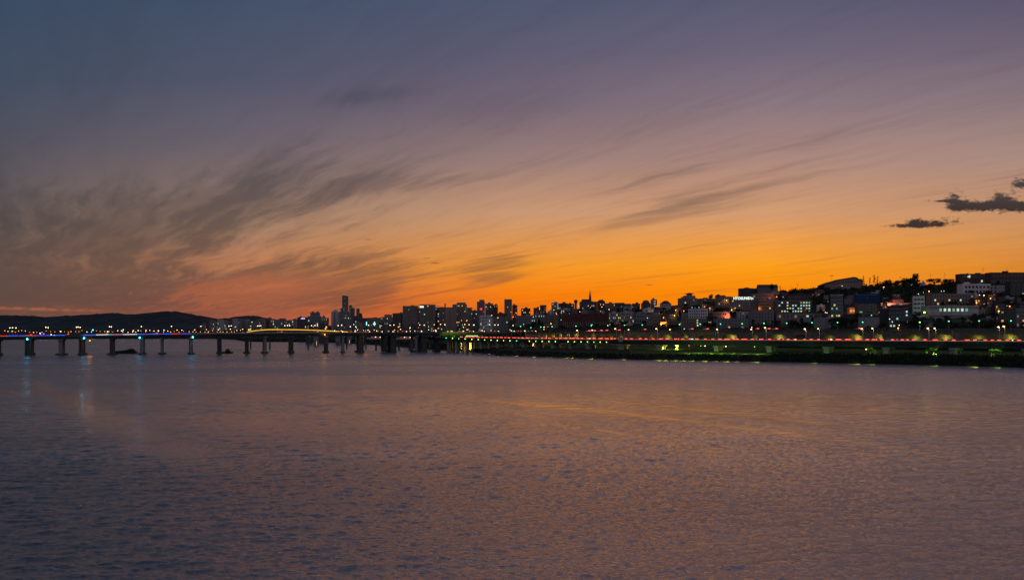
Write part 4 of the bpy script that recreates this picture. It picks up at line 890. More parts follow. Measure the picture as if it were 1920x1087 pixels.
# ------------------------------------------------------------------ trees
def leafy(lobes, n, sz, rr, flat=.0):
    mb = MB()
    for i in range(n):
        c_, r_ = rr.choice(lobes); d = Vector((rr.gauss(0,1), rr.gauss(0,1), rr.gauss(0,1))).normalized()*(rr.random()**.45)
        p = Vector((c_[0]+d.x*r_[0], c_[1]+d.y*r_[1], c_[2]+d.z*r_[2])); s_ = sz*rr.uniform(.55, 1.3)
        a = Vector((rr.gauss(0,1), rr.gauss(0,1), rr.gauss(0,.5))).normalized(); b = a.orthogonal().normalized(); b.rotate(__import__('mathutils').Quaternion(a, rr.uniform(0, 6.28)))
        q = b.cross(a)*rr.uniform(.5, .9)
        mb.quad(p-b*s_*.5, p+q*s_*.5, p+b*s_*.5, p-q*s_*.5)
    return mb
def tree_kind(kind, seed):
    rr = random.Random(seed); tr = MB()     # unit: about 1 tall
    if kind == 'round':
        lobes = [((rr.uniform(-.22,.22), rr.uniform(-.22,.22), rr.uniform(.45,.78)), (rr.uniform(.15,.25),)*2+(rr.uniform(.12,.2),)) for _ in range(8)]
        cr = leafy(lobes, 620, .085, rr); tr.tube((0,0,0), (0,0,.5), .032, .018, 7)
        for l in lobes[:5]: tr.tube((0,0,.33), l[0], .014, .005, 5)
    elif kind == 'pine':     # open-crowned pine: a few flat pads on a leaning bare trunk
        x = rr.uniform(-.06, .06); tr.tube((0,0,0), (x,0,.95), .022, .008, 6)
        lobes = []
        for k in range(8):
            z = .42+.07*k; a = rr.uniform(0, 6.28); r_ = .20*(1-.07*k); c_ = (x*z+math.cos(a)*r_*.6, math.sin(a)*r_*.6, z); lobes.append((c_, (r_*.6, r_*.6, .025))); tr.tube((x*z,0,z-.02), c_, .007, .003, 4)
        cr = leafy(lobes, 420, .05, rr)
    elif kind == 'column':
        lobes = [((rr.uniform(-.04,.04), rr.uniform(-.04,.04), z), (.13*(1.15-z)+.05, .13*(1.15-z)+.05, .1)) for z in [.2,.3,.4,.5,.6,.7,.8,.9]]
        cr = leafy(lobes, 460, .065, rr); tr.tube((0,0,0), (0,0,.9), .022, .006, 6)
    else:                    # palm-like / umbrella tree of the riverside park
        tr.tube((0,0,0), (.02,0,.62), .03, .02, 6); lobes = []
        for k in range(7):
            a = k*.9; c_ = (.27*math.cos(a), .27*math.sin(a), .66+rr.uniform(0,.16)); lobes.append((c_, (.13,.13,.07))); tr.tube((.02,0,.55), c_, .012, .005, 4)
        cr = leafy(lobes, 380, .075, rr)
    return tr.mesh('trunk', M['bark']), cr
TK = {}
for kd in ('round', 'pine', 'column', 'umbrella'):
    for s_ in range(3):
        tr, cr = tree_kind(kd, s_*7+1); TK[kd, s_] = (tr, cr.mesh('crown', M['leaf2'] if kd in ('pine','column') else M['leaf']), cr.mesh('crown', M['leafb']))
def tree(kd, s_, loc, h, w, label, group, bright=False, name=None):
    o = thing(name or {'round':'broadleaf_tree','pine':'pine_tree','column':'cypress_tree','umbrella':'umbrella_tree'}[kd], label, 'tree', loc, (loc[0]*13) % 6.28, group)
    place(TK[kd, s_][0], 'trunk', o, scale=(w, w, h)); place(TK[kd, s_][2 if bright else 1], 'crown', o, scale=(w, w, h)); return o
rt = random.Random(41)
tused = set()
def tl(base, cx, cy):
    lm = sorted(SHORT, key=lambda s: math.hypot(s[0]-cx, (s[1]-cy)*1.6))
    for far_ in ('', 'close ', 'directly '):
        for sx, sy, nm in lm[:(8, 4, 3)[('', 'close ', 'directly ').index(far_)]]:
            ddx, ddy = cx-sx, cy-sy; rel = ('below ' if ddy > 0 else 'above ') if abs(ddy)*1.6 > abs(ddx) else ('left of ' if ddx < 0 else 'right of ')
            if math.hypot(ddx, ddy) > 110 or (far_ and math.hypot(ddx, ddy) > 30): continue
            s_ = base+', '+far_+rel+nm
            if s_ not in tused and len(s_.split()) <= 16: tused.add(s_); return s_
    (s1, s2) = lm[:2]; s_ = base+', between '+s1[2]+' and '+s2[2]
    if s_ not in tused and len(s_.split()) <= 16: tused.add(s_); return s_
    for (s1, s2) in ((lm[0], lm[2]), (lm[1], lm[2]), (lm[0], lm[3]), (lm[1], lm[3])):
        s_ = base+', between '+s1[2]+' and '+s2[2]
        if s_ not in tused and len(s_.split()) <= 16: tused.add(s_); return s_
    FB.append(1); return base+' near '+lm[0][2]
FB = []
def ptree(kd, px, yt, yb, wpx, label, group='trees on the slope', Y=None, bright=False):
    Y = Y or dfb(px, yb); z0 = min(zat(yb, Y), hill_z(px, Y)+1)-.3; h = zat(yt, Y)-z0; tree(kd, rt.randrange(3), (xat(px, Y), Y, z0), h, wpx/F*Y/(.62 if kd != 'column' else .34), label, group, bright)
# skyline trees picked out one by one
for kd, px, yt, yb, w, lb in [('round',1334,549.5,562,9,'tall dark tree clump on the skyline right of the pagoda-topped mansion'),('round',1347,549.5,562,12,'broad dark tree beside the tall clump on the skyline'),('round',1447,530.5,545,6,'small round tree on the pitched villa roof line'),('pine',1463,535,548,7,'thin bent pine left of the flat-topped summit block'),
  ('pine',1619,516,536,8,'bare-stemmed pine with a small top knot, left of its thicker neighbours'),('pine',1630,518.5,538,8,'short feathery pine second from the left of the skyline pines'),('pine',1637.5,514,540,12,'tallest feathery pine in the middle of the skyline pines'),('pine',1645.5,516,540,8,'slim leaning pine at the right of the skyline pines'),('round',1612,521,536,14,'bushy tree hiding the right end of the sports hall'),
  ('round',1661,521.5,545,14,'round-crowned tree right of the skyline pines'),('round',1668,521,545,12,'second round-crowned tree right of the skyline pines'),('round',1687,522,545,16,'spiky shrubby tree between the round trees and the tall clump'),('round',1703,517,545,17,'pointed dense tree left of the tallest clump'),('column',1714,513,545,13,'tallest dense tree on the ridge, left part'),('column',1719.5,513,545,13,'tallest dense tree on the ridge, right part'),
  ('round',1751,520,536,19,'wide flat-topped tree with a white lamp in front'),('round',1780,521,536,18,'flat-crowned tree left of the long summit building'),('round',1770,526,540,18,'low dark tree between the two flat-crowned trees'),
  ('round',1570,593,616,34,'big round dark tree in front of the pale retaining walls'),('round',1597,594,612,26,'dark tree right of the big round tree below the orange-lit house'),('column',1412,598,616,9,'narrow dark cypress in front of the blue-grey blocks'),('column',1437,600,616,7,'thin dark cypress above the green road lamp'),('round',1453,598,616,14,'dark bushy tree left of the tan block with orange windows'),('round',1484,597,616,20,'broad dark tree in front of the tan block with orange windows'),('column',1503,594,616,10,'dark conifer between the tan block and the pale wall'),('column',1524,594,614,10,'pointed dark conifer left of the pale wall'),
  ('round',1374,582,597,16,'dark round tree between the pink-lit roofs'),('round',1330,602,618,22,'dark shrubby tree below the pink-lit villa'),('round',1720,596,615,26,'dark tree catching green light beside the green floodlight'),('round',1700,600,615,24,'dark tree right of the blue-roofed flats')]:
    ptree(kd, px, yt, yb, w, lb)
n = 0
for att in range(1400):
    px = rt.uniform(965, 1930); yb = rt.uniform(ridge(px)+3, 618)
    hh_ = rt.uniform(5, 9)*(1+(px-960)/2200)
    big = [f_ for f_ in footprints if f_[0] < px+2 and f_[1] > px-2 and f_[2] < yb-1 and f_[3] > yb-hh_*.4+1 and yb-1 > f_[3]-0]
    inside = [f_ for f_ in footprints if f_[0]-1 < px < f_[1]+1 and f_[2]+1 < yb < f_[3]+.5 and 'storey' not in f_[5]]
    front = [f_ for f_ in footprints if f_[0]-3 < px < f_[1]+3 and f_[2] < yb and yb-hh_ < f_[3] and yb > f_[3] and 'storey' not in f_[5] and rt.random() < .12]
    if inside or front: continue
    kd = rt.choice(['round','round','round','column','pine'])
    ptree(kd, px, yb-hh_, yb, rt.uniform(8, 15) if kd == 'round' else rt.uniform(5, 8), tl({'round':('tall' if hh_ > 8.2 else 'low')+' dark leafy tree','column':'slim dark conifer','pine':'open-crowned pine'}[kd], px, yb-4)); n += 1
    if n >= 250: break
# wood on the upper slope: one mass
def mass(name, pts, sz, mat, label=None):
    mb = MB(); rr = random.Random(len(pts))
    for (x, y, z, r_) in pts:
        for k in range(26):
            d = Vector((rr.gauss(0,1), rr.gauss(0,1), abs(rr.gauss(0,1)))).normalized()*(rr.random()**.4)*r_; p = Vector((x, y, z))+d
            a = Vector((rr.gauss(0,1), rr.gauss(0,1), rr.gauss(0,.6))).normalized(); b = a.orthogonal().normalized(); q = b.cross(a); s_ = sz*rr.uniform(.6, 1.3)
            mb.quad(p-b*s_, p+q*s_*.6, p+b*s_, p-q*s_*.6)
    tag(mb.build(name, mat), label, None, None, 'stuff')
pts = []
for i in range(520):
    px = rt.uniform(1395, 1800); yb = rt.uniform(ridge(px)+1, min(ridge(px)+34, 578)); Y = dfb(px, yb)
    if any(f_[0] < px < f_[1] and f_[2] < yb+2 and yb-3 < f_[3] and 'storey' not in f_[5] for f_ in footprints): continue
    pts.append((xat(px, Y), Y, hill_z(px, Y)+1.5, rt.uniform(2.5, 4.6)))
for i in range(260):
    px = rt.uniform(1650, 1930); yb = rt.uniform(596, 617); Y = dfb(px, yb)
    if any(f_[0] < px < f_[1] and f_[2] < yb+2 and yb-3 < f_[3] and 'storey' not in f_[5] for f_ in footprints): continue
    pts.append((xat(px, Y), Y, hill_z(px, Y)+1, rt.uniform(1.8, 3.4)))
for i in range(200):
    px = rt.uniform(950, 1660); yb = rt.uniform(613, 620); Y = wallY(px)+rt.uniform(20, 44)
    pts.append((xat(px, Y), Y, hill_z(px, Y)+.5, rt.uniform(1.2, 2.4)))
mass('hill_woods', pts, 1.1, M['leaf'], 'dark wood covering the upper slope')
# bank scrub between water and park
pts = []
for i in range(1300):
    px = rt.uniform(1130, 2050); s_ = rt.random()**1.5*(.5 if px < 1450 else 1); Y = shore(px)+2.5+s_*26
    if px < 1450: hgt = rt.uniform(.35, .9)
    else: hgt = rt.uniform(1.0, 2.9)
    pts.append((xat(px, Y), Y, hill_z(px, Y)-.2, hgt))
for i in range(260):
    px = rt.uniform(820, 1130); Y = shore(px)+2+rt.random()*14; pts.append((xat(px, Y), Y, hill_z(px, Y)-.2, rt.uniform(.4, .9)))
for i in range(420):
    px = rt.uniform(1440, 2050); Y = wallY(px)-rt.uniform(2, 12); pts.append((xat(px, Y), Y, hill_z(px, Y), rt.uniform(1.2, 3.2)))
for i in range(340):
    px = rt.uniform(446, 860); Y = shore(px)+rt.uniform(2, 60); pts.append((xat(px, Y), Y, hill_z(px, Y), rt.uniform(1.5, 3.6)))
mass('undergrowth', pts, .75, M['leaf2'], 'dark scrub along the river bank')
# lit park trees
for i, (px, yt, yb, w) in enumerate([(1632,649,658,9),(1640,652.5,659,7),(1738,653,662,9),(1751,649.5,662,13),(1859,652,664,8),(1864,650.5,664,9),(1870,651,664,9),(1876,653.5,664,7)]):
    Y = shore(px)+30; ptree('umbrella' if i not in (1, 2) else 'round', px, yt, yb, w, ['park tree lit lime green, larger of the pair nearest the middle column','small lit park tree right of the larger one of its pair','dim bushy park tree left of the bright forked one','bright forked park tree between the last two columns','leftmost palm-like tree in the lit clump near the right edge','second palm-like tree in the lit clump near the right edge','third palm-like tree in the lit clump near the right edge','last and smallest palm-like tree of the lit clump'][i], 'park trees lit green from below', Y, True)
for px, py, d_, rgb, w_ in [(1632,657,30,(.65,1,.08),900),(1640,657.5,30,(.5,1,.08),350),(1750,659,30,(.6,1,.08),700),(1737,659.5,30,(.3,1,.1),200),(1866,661,30,(.45,1,.08),1000),(1290,655,34,(.55,.9,.06),700),(1310,655,36,(.5,.9,.06),700),(1332,655,36,(.5,.9,.06),650),(1352,656,36,(.5,.9,.06),450),(1374,656,34,(.65,.9,.15),500),(1396,657,34,(.6,.8,.25),350),(1420,657,34,(.6,.8,.2),450),(1436,657,34,(.5,.9,.1),350),(1525,656.5,30,(.15,.8,.05),380),(1512,657,30,(.1,.8,.05),200),(1540,657,30,(.1,.8,.05),200)]:
    Y = shore(px)+d_; light((xat(px, Y), Y-3.0, hill_z(px, Y)+(1.6 if px > 1450 else 2.0)), rgb, w_*(6 if px > 1450 else 6.5), .2, spot=130, down=True).rotation_euler = (math.radians(55), 0, 0)
for px, py, rgb, w_ in [(1631,657,(.65,1,.08),260),(1641,658,(.4,1,.08),90),(1751,660,(.6,1,.08),260),(1738,660,(.25,.9,.1),70),(1862,662,(.5,1,.08),260),(1870,662,(.5,1,.08),260)]:
    Y = shore(px)+27; l_ = light((xat(px, Y), Y, hill_z(px, Y)+.6), rgb, w_*7, .2, spot=120, down=True); l_.rotation_euler = (math.radians(125), 0, 0)
# ------------------------------------------------------------------ park lamps under the viaduct
plg = 'small lamps in the riverside park below the viaduct'
PL = [(1170,646.5,'amber'),(1231.5,646.7,'amber'),(1267,647,'white'),(1280,646,'white'),(1292,647,'amber'),(1314,648,'lime'),(1322,648,'white'),(1339,647.5,'lime'),(1361,649,'white'),(1415,649.5,'lime'),(1524,649,'lime'),(1239,649,'lime'),(1243,648,'lime'),(968,644,'warm'),(1072,644,'warm'),(1002,643.8,'warm'),(917,641.5,'white'),(919.5,641.3,'white'),(891.5,641,'warm'),(1624,656,'warm')]
for i, (px, py, kd) in enumerate(sorted(PL)):
    Y = (shore(px)+wallY(px))/2+8 if px > 1000 else wallY(px)-20; g0 = hill_z(px, Y); z = max(zat(py, Y), g0+2.2)
    lamp_post((xat(px, Y), Y, g0-.2), z-g0+.2, kd, 'small %s park lamp under the viaduct, %s from the bridge end' % ({'amber':'amber','white':'white','lime':'dim green','warm':'warm'}[kd], ordw(i)), plg, 0, 1, .2 if kd == 'lime' else .42, pr=.07, name='park_lamp')
# ground and columns washed by lamps: amber pools far left, lime column
for px, py, Y, rgb, w_ in [(833,646,835,(1,.55,.04),900),(867,647,800,(1,.5,.03),2600),(873,649,800,(1,.5,.03),1500),(882,649,790,(1,.55,.03),1600),(916,647,775,(1,.6,.03),2600),(922,650,775,(1,.6,.03),1300),(945,651,765,(.9,.6,.05),1400),(958,652,755,(1,.6,.1),600),(970,652,748,(1,.55,.08),700),(998,649,738,(1,.58,.03),2400),(1010,653,735,(1,.5,.1),500),(1053,654,700,(1,.45,.15),700),(1062,655,700,(1,.55,.1),450),(1075,655,690,(1,.6,.12),400),(1125,656,670,(.8,.7,.1),450),(1150,657,660,(1,.6,.15),600),(1170,657,652,(1,.6,.1),900),(1190,653,645,(1,.55,.2),500),(1225,657,632,(.9,.65,.15),700),(1240,657,628,(.9,.7,.15),600),(1268,653,624,(.75,.85,.03),3200),(1252,658,622,(.8,.8,.1),500)]:
    light((xat(px, Y), Y-2, max(zat(py, Y), hill_z(px, Y)+1.5)), rgb, w_*2.6, .2, spot=140, down=True).rotation_euler = (math.radians(72), 0, 0)
Y = 627; o = thing('pillar', 'short concrete pillar lit bright lime yellow in the park under the viaduct', 'pillar', (xat(1269, Y), Y, hill_z(1269, Y)-1)); MB().box(0, 0, 0, 1.7, 1.7, 5.6).build('shaft', M['white'], o); MB().box(0, 0, 5.6, 3, 2.2, .6).build('capital', M['pale'], o)
for i, (px, w_) in enumerate([(867,3),(873,2.2),(882,3.4),(916,3.2),(998,3.0)]):
    Y = 812-i*9 if px < 990 else 745; o = thing('pillar', 'concrete column lit amber beneath the bridge end, %s of five' % ordn[i], 'pillar', (xat(px, Y), Y, 2.5), 0, 'amber-lit columns by the bank'); MB().box(0, 0, 0, w_, 2, zat(643+(.5 if px > 900 else 0), Y)-2.5).build('shaft', M['white'], o); MB().box(0, 0, zat(643, Y)-2.5, w_*1.3, 2.4, .6).build('capital', M['pale'], o)
# added unseen spots: glows on the kerb imitating lamp reflections at the water's edge
sh = [(863,659.5,'a'),(884,660.5,'n'),(917,661.8,'a'),(943,663,'n'),(968,663.4,'a'),(1000,664.4,'a'),(1031,665.4,'n'),(1062,667.2,'l'),(1072,666.6,'a'),(1108,668.2,'l'),(1169,669.8,'a'),(1234,671.2,'l'),(1246,672,'l'),(1265,672,'l'),(1280,673,'l'),(1296,673,'l'),(1320,673.6,'l'),(1340,674.4,'n'),(1361,675,'l'),(1380,675,'n'),(1417,675.5,'l'),(1525,676.6,'g'),(1605,680,'l'),(1633,679,'g'),(1750,681.4,'g'),(1825,684.3,'l'),(1867,683.5,'g')]
for i, (px, py, kd) in enumerate(sh):
    Y = shore(px)-.3; rgb = {'a':(1,.62,.1),'n':(.9,.7,.3),'l':(.7,.9,.06),'g':(.35,.8,.1)}[kd]
    z = .75
    light((xat(px, Y), Y-2.6, 1.3), rgb, {'a':420,'n':200,'l':460,'g':300}[kd], .3, spot=120, down=True).rotation_euler = (math.radians(52), 0, 0)
o = thing('revetment', 'low concrete kerb along the foot of the right bank at the waterline', 'embankment')
rv = [(xat(px, shore(px)), shore(px)-.6, 0) for px in range(850, 2300, 25)]
MB().strip(rv, -2.2, .2, -2, .55).build('kerb', M['conc'], o)
# lime-lit abutment at the bridge end
for q_ in (((846, 629.5, 803), (.55,1,.03), 4200), ((865, 628, 806), (.3,.9,.05), 2600), ((900, 630, 800), (.25,.8,.1), 2200)): light(P(*q_[0]), q_[1], q_[2], .3, spot=150, down=True).rotation_euler = (math.radians(85), 0, 0)
o = thing('sign_gantry', 'lit yellow and green sign panel on the road under the bridge end', 'sign', P(885, 630.4, 800)); MB().box(0, 0, 0, 12, .3, .9).build('panel', glow('gantry_panel', (.7,1,.35), .9), o); MB().tube((-5.5,.2,-5), (-5.5,.2,0), .15).tube((5.5,.2,-5), (5.5,.2,0), .15).build('leg', M['pole'], o)
# ------------------------------------------------------------------ small city lamps
cg = 'small street lamps in the city behind the bridge'
pm_ = {}
def dot(px, py, Y, kd, label, group, r=None, h=7, name='street_lamp'):
    r = r or .00052*Y; o = thing(name, label, 'street lamp', P(px, py, Y)-Vector((0,0,h)), 0, group)
    k = ('p', h)
    if k not in pm_: pm_[k] = MB().tube((0,0,0), (0,0,h), .1, .07, 5).mesh('pole', M['pole'])
    place(pm_[k], 'pole', o); k2 = (kd, round(r, 2))
    if k2 not in pm_: pm_[k2] = MB().ball((0,0,0), r, r, r*.8, 8, 5).mesh('lamp_head', LMP[kd], True)
    place(pm_[k2], 'lamp_head', o, (0, 0, h)); return o
rl_ = random.Random(77)
px = 0
while px < 485:
    px += rl_.uniform(4.5, 10); kd = rl_.choice(['amber','amber','orange','orange','warm','warm' if px > 150 else 'amber'])
    dot(px, 622.2-px*.0012+rl_.uniform(-.8, .9)-(rl_.random() < .3)*2, 2240, kd, 'small orange street lamp on the far shore behind the bridge', 'far shore lamps', r=rl_.uniform(.6, 1.1))
for px, py, kd in [(76,626,'red'),(82,625.5,'blue'),(75,624.5,'cool'),(96,627,'white'),(174,618.5,'cyan'),(228,620,'cool'),(231,618,'cool'),(259,619.5,'cool'),(297,620,'warm'),(307.5,618.8,'cool'),(202,621.5,'warm'),(114,621.5,'amber'),(23,621,'amber'),(472.5,603.8,'cool'),(332,618.5,'warm'),(341,618.7,'warm'),(365,618.4,'warm'),(387,617.5,'amber'),(409.5,618,'warm'),(455,617,'warm'),(432,617,'warm'),(466,618,'warm'),(470,616,'green'),(250,619.5,'amber'),(273.7,619.3,'amber')]:
    dot(px, py, 2230, kd, 'small %s lamp on the far shore over the bridge' % {'red':'red','blue':'blue','cool':'greenish white','white':'white','cyan':'cyan','warm':'warm white','amber':'amber','green':'green'}[kd], 'far shore lamps', r=1.5 if px < 310 else 1.1)
for i in range(52):
    px = rl_.uniform(455, 960); py = 619.5+rl_.uniform(-1.8, 1.8) if rl_.random() < .7 else rl_.uniform(606, 618)
    dot(px, py, rl_.uniform(980, 1120), rl_.choice(['warm','white','white','warm','amber','cool']), 'small city lamp just above the road bridge', cg, r=rl_.uniform(.32, .52), h=6)
for px, py, kd in [(610,616,'amber'),(612.5,613,'amber'),(666,619.3,'amber'),(747,613,'amber'),(740,618.5,'orange'),(731.5,609.5,'warm'),(738.5,609,'white'),(769,614,'white'),(787,609,'white'),(795.5,609.3,'white'),(826,607.8,'white'),(834,608.5,'white'),(871.5,608,'white'),(879.5,608.5,'white'),(869,613.3,'amber'),(857,604.3,'orange'),(875,601,'orange'),(888,609,'warm'),(904,619.5,'white'),(918,608.5,'white'),(928,609,'white'),(934,609,'white'),(961.8,610,'white'),(922,591,'orange'),(933.5,595.7,'amber'),(962,594,'orange')]:
    dot(px, py, 975, kd, 'bright %s street lamp at the city end of the bridge' % {'amber':'amber','orange':'orange','white':'white','warm':'warm'}[kd], 'bright city lamps at the bridge end', r=.52, h=8)
hl = [(1011.5,578.5,'orange'),(967.5,586.5,'orange'),(1043.5,588.8,'orange'),(1041,581.8,'orange'),(1044,584,'orange'),(1038.5,581,'amber'),(1059.5,578.2,'amber'),(1087,584.5,'orange'),(1052,599.5,'cool'),(1126.2,570.8,'warm'),(1131.3,571,'warm'),(1128.5,575.3,'orange'),(1000,594,'cool'),(998,601,'cool'),(1002,601,'cool'),(1020,613,'amber'),(1020,617,'white'),(1007,620,'orange'),(991,619.5,'warm'),(1024.5,621.6,'white'),(1033,606.7,'amber'),(982,607.8,'white'),(1142,580,'amber'),(1267,581.5,'amber'),(1282,582.8,'orange'),(1257.5,589.2,'amber'),(1264.5,591.3,'amber'),(1244,595.3,'orange'),(1248,604.5,'amber'),(1297.5,576.3,'cool'),(1310.5,576,'cool'),(1321.5,575.2,'orange'),(1330.8,577.7,'orange'),(1214,595.9,'cool'),(1308.5,610.5,'cool'),(1283,616.3,'cool'),(1296.5,616.3,'white'),(1362.5,563.3,'amber'),(1372,581,'amber'),(1409.5,613.5,'white'),(1413.8,555.5,'cool'),(1412.3,560.5,'cool'),(1456,556.2,'orange'),(1524,553,'orange'),(1531,538.3,'white'),(1578.8,536,'white'),(1656.8,538.3,'amber'),(1661.7,530.6,'orange'),(1642.7,532.5,'amber'),(1698.3,533.5,'cool'),(1744.7,529.3,'warm'),(1745,533,'cool'),(1547.5,585.5,'white'),(1550.5,586.3,'white'),(1651.5,584,'orange'),(1634,591,'green'),(1668,598,'cool'),(1673,603.2,'cool'),(1686,609.5,'white'),(1684,615,'amber'),(1733.2,585.5,'lime'),(1722,551,'white'),(1742,546,'amber'),(1765,546,'cool'),(1770,545.5,'cool'),(1818,516.5,'cool'),(1815,518.5,'white'),(1845,553.5,'amber'),(1836.5,553,'warm'),(1831,567.5,'amber'),(1857,559.4,'orange'),(1892,566,'blue'),(1916,566.5,'amber'),(1872.5,583,'amber'),(1893,574,'orange'),(1881,605,'warm'),(1110,608.5,'green'),(1151,621.8,'white'),(1093,578,'cool'),(1110,573,'cool'),(1107,576,'cool'),(1053,583.5,'cool'),(1056,583,'cool'),(1052.5,586,'cool'),(1073,573,'cool'),(1085,574,'cool')]
cn = {'orange':'orange','amber':'amber','cool':'greenish white','warm':'warm white','white':'white','green':'green','lime':'vivid green','blue':'blue'}
for px, py, kd in hl:
    yb = min(617.5, py+5); 
    f_ = [q for q in footprints if q[0] < px < q[1] and q[2] < py < q[3]+1]
    Y = min([dfb(px, yb)]+[q[4] for q in f_])-2.2
    o = dot(px, py, Y, kd, tl('small %s lamp' % cn[kd], px, py), 'lamps scattered over the hillside', name='house_lamp', r=(.55 if kd in ('orange','amber','lime') else .36)*(1.5 if kd == 'lime' else 1), h=4)
    if kd in ('orange', 'amber') and rl_.random() < .75: light((0, -1, 4), (1,.32,.06) if kd == 'orange' else (1,.5,.12), 800, .3, spot=160, down=True, parent=o).rotation_euler = (math.radians(60), 0, 0)
rlc = random.Random(5)
for i in range(46):
    px = rlc.uniform(970, 1925); yb = rlc.uniform(ridge(px)+6, 612); Y = dfb(px, yb)-2; kd = rlc.choice(['orange','amber','cool','white','warm','cool'])
    dot(px, yb-3, Y, kd, tl('tiny %s lamp' % cn[kd], px, yb-3), 'lamps scattered over the hillside', name='house_lamp', r=rlc.uniform(.16, .26), h=4)
# ------------------------------------------------------------------ traffic
def car_mesh():
    p = {}
    b = MB(); b.box(0, 0, .32, 4.5, 1.78, .55, top=.985); b.box(-.15, 0, .87, 2.6, 1.62, .55, top=.72); p['body'] = b
    g = MB().box(-.15, 0, .93, 2.45, 1.66, .36, top=.80); p['window'] = g
    w_ = MB().tube((0,-.11,0), (0,.11,0), .33, n=10); p['wheel'] = w_
    t = MB().box(.5, 0, 0, 1.3, .42, .26); p['tail_lamp'] = t
    hd = MB().box(-.25, 0, 0, .7, .42, .26); p['headlight'] = hd
    return p
cm = car_mesh(); CB = [cm['body'].mesh('body', M['car']), cm['body'].mesh('body', M['cars']), cm['body'].mesh('body', M['white'])]
CG = cm['window'].mesh('window', PANE['d']); CW = cm['wheel'].mesh('wheel', M['tyre']); CT = cm['tail_lamp'].mesh('tail_lamp', LMP['red']); CH = cm['headlight'].mesh('headlight', LMP['head'])
def car_proto(k, onc):
    o = thing('car', None, 'car')
    place(CB[k], 'body', o); place(CG, 'window', o)
    for x in (-1.4, 1.4):
        for y in (-.8, .8): place(CW, 'wheel', o, (x, y, .33))
    for y in (-.72, .72): place(CT, 'tail_lamp', o, (-2.2, y*(.9 if onc else 1), .98), scale=(.3 if onc else 1, 1, 1)); place(CH, 'headlight', o, (2.2, y*(1 if onc else .8), .80 if onc else .5), scale=(1 if onc else .25, 1, 1))
    return o
protos = [car_proto(k % 3, k > 2) for k in range(6)]; pu = [False]*6
def car(loc, rot, label, group, onc):
    k = rl_.randrange(3)+3*onc
    o = protos[k] if not pu[k] else copy_tree(protos[k]); pu[k] = True
    o.location = loc; o.rotation_euler = (0, 0, rot); tag(o, label, 'car', group)
def along(pts, s):
    d = 0
    for p, q in zip(pts, pts[1:]):
        L_ = math.hypot(q[0]-p[0], q[1]-p[1])
        if d+L_ >= s: return Vector(p).lerp(Vector(q), (s-d)/L_), math.atan2(q[1]-p[1], q[0]-p[0])
        d += L_
    return Vector(pts[-1]), math.atan2(pts[-1][1]-pts[-2][1], pts[-1][0]-pts[-2][0])
def traffic(pts, s0, s1, gap, lane, away, label, group, keep=lambda s: True):
    s = s0
    while s < s1:
        s += gap*rl_.uniform(.8, 1.5); p, a = along(pts, s)
        if not keep(s): continue
        nn = Vector((math.sin(a), -math.cos(a), 0)); p = p+nn*lane; p.z += .02; car(p, a+(math.pi if away else 0), label, group, int(not away))
traffic(vp, 60, 560, 5.2, 5.2, True, 'car in the near-lane queue on the viaduct', 'cars queuing on the riverside viaduct')
traffic(vp, 60, 560, 7, 2.0, True, 'car on the inner lane of the viaduct', 'cars on the inner lane of the viaduct')
traffic(vp, 60, 520, 19, -4.5, False, 'oncoming car on the far side of the viaduct', 'oncoming cars on the viaduct')
upp = [(x, y+5, z+.3) for x, y, z in up]
ups = [CX+F*x/y for x, y, z in upp]
def upk(s):
    q, _ = along(upp, s); u_ = CX+F*q.x/q.y
    return any(a < u_ < b for a, b in [(1104,1146),(1160,1172),(1203,1216),(1249,1254),(1275,1284),(1290,1307),(1316,1332),(1420,1430),(1438,1458),(1577,1592),(1595,1622),(1848,1856)])
traffic([(x, y, z+.9) for x, y, z in upp], 2, 560, 6.5, 3.2, True, 'car with red tail lamps on the upper road', 'cars on the upper road', upk)
# lower road seen under the bridge end: headlights towards us, tail lamps beyond
lr = [tuple(P(px, 633.2+(px-690)*.008, 900)) for px in range(690, 945, 15)]
lo = thing('lower_road', 'low road deck full of headlights seen under the bridge end', 'bridge'); MB().strip(lr, -6, 6, -1.6, -.1).build('deck', M['concd'], lo); MB().strip(lr, 6, 6.25, -1.2, .35).build('parapet', M['pale'], lo)
for px in (705, 748, 768, 806, 850, 890): q = P(px, 637, 900); MB().tube((q.x, q.y, -2), (q.x, q.y, q.z), 1.1).build('pier', M['concd'], lo)
for a_, b_ in [(692,720),(746,766),(769,776),(797,840)]:
    s0 = (a_-690)/F*900; s1 = (b_-690)/F*900
    traffic(lr, s0, s1, 4.9, 4.2, False, 'white-lit car on the low road under the bridge', 'cars with headlights on the low road')
    traffic(lr, s0, s1, 6, 1.0, True, 'red-lit car on the low road under the bridge', 'cars with tail lamps on the low road')
q1 = [(x, y, z) for x, y, z in bp]
traffic(q1, 20, 560, 30, -4.5, True, 'car with tail lamps on the road bridge', 'cars driving away on the road bridge')
traffic(q1, 330, 600, 13, 4.0, False, 'oncoming car with headlights on the road bridge', 'oncoming cars on the road bridge')
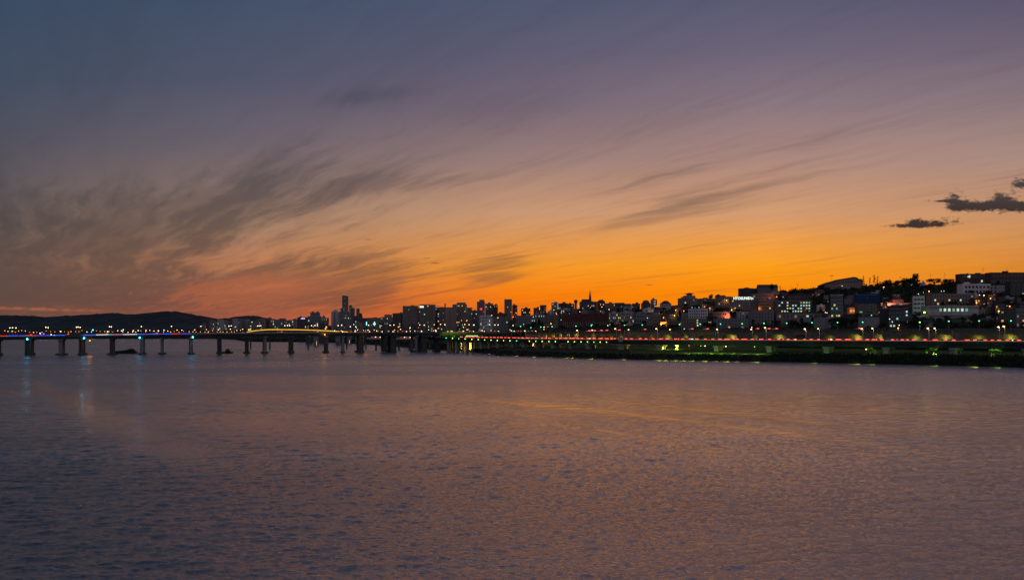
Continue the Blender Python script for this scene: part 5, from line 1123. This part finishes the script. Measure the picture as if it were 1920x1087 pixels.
# ------------------------------------------------------------------ boats by the bridge
Y = 742; o = thing('barge', 'long low black barge with heaped deck moored behind the bridge pier', 'barge', (xat(233, Y), Y, 0)); k = Y/F
MB().box(0, 0, -.6, 44*k, 7, 2.1).build('hull', M['hull'], o); g = MB()
for x, w_, h_ in [(-17,8,.8),(-9,9,1.1),(-2,7,1.5),(6,8,2.0),(14,10,2.6),(19,5,1.2)]: g.box(x*k, 0, 1.5, w_*k, 4.5, h_, top=.7)
g.build('cargo_heap', M['soil'], o); MB().box(12*k, 0, 2.8, 3, 3, 1.6).build('cabin', M['dark'], o)
Y = 752; o = thing('work_boat', 'dark work boat with cabin and two thin masts between the bridge piers', 'boat', (xat(426, Y), Y, 0)); k = Y/F
g = MB(); L_ = 10*k; g.hexa([(-L_*.86,-1.8,-.5),(L_*.86,-1.8,-.5),(L_*.86,1.8,-.5),(-L_*.86,1.8,-.5),(-L_,-2.4,1.4),(L_,-2.4,1.4),(L_,2.4,1.4),(-L_,2.4,1.4)]); g.build('hull', M['hull'], o)
MB().box(1*k, 0, 1.4, 8*k, 3.2, 1.7, top=.9).build('deckhouse', M['dark'], o); MB().box(1*k, 0, 3.1, 4*k, 2.4, 1.2).build('wheelhouse', M['grey'], o)
for x in (-9.5, 7.5): MB().tube((x*k,0,1.4), (x*k,0,5.6), .09, n=5).build('mast', M['black'], o)
MB().ball((-9*k,-2.5,1.7), .3, .3, .3, 6, 4).build('side_lamp', LMP['red'], o)
# poles with birds-of-three lamps and wires on the ridge
for px, yt, yb, arms, lb in [(1559.5,516.5,530,1,'slim mast with three small floodlights left of the sports hall'),(1745,512.5,530,2,'thin crossarm power pole above the wide flat-topped tree'),(1771,511,528,2,'power pole between the two flat-crowned trees'),(1843,500.5,512,2,'thin aerial on the long summit building'),(1888,503,511,2,'thin aerial above the dark summit building at the right edge'),(1495,531,540,2,'short power pole on the flat-topped summit block'),(1688,517,530,2,'short power pole among the ridge trees')]:
    Y = dfb(px, yb)+4 if px < 1800 else dfb(px, 532)+2; z0 = min(hill_z(px, Y), zat(yb, Y))-.5; h_ = zat(yt, Y)-z0
    o = thing('power_pole' if arms == 2 else 'floodlight_mast', lb, 'pole', (xat(px, Y), Y, z0)); MB().tube((0,0,0), (0,0,h_), .16, .09, 5).build('shaft', M['black'], o)
    g = MB().box(0, 0, h_-.5 if arms == 1 else h_*.9, 3.0, .15, .15)
    if arms == 1:
        for x in (-2.2, .2, 2.0): g.box(x, 0, h_-.4, .9, .4, .9)
        g.box(0, 0, h_-.3, 4.6, .12, .12)
    else: g.box(0, 0, h_*.8, 2.2, .15, .15)
    g.build('crossarm', M['black'], o)

# ------------------------------------------------------------------ tell the members of each row apart by their order
O20 = ['first','second','third','fourth','fifth','sixth','seventh','eighth','ninth','tenth','eleventh','twelfth','thirteenth','fourteenth','fifteenth','sixteenth','seventeenth','eighteenth','nineteenth']
TN = {2:'twent',3:'thirt',4:'fort',5:'fift',6:'sixt',7:'sevent',8:'eight',9:'ninet'}
def ordinal(n):
    if n < 20: return O20[n-1]
    if n >= 100: return 'hundred-and-'+ordinal(n-100) if n > 100 else 'hundredth'
    t, u_ = divmod(n, 10); return TN[t]+('ieth' if u_ == 0 else 'y-'+O20[u_-1])
by = {}
for o in C.objects:
    if o.parent is None and 'label' in o and 'group' in o: by.setdefault((o['group'], o['label']), []).append(o)
for (g_, l_), m in by.items():
    if len(m) < 2: continue
    m.sort(key=lambda o: o.location.x/o.location.y)
    for i, o in enumerate(m): o['label'] = '%s, %s from the left' % (l_, ordinal(i+1))
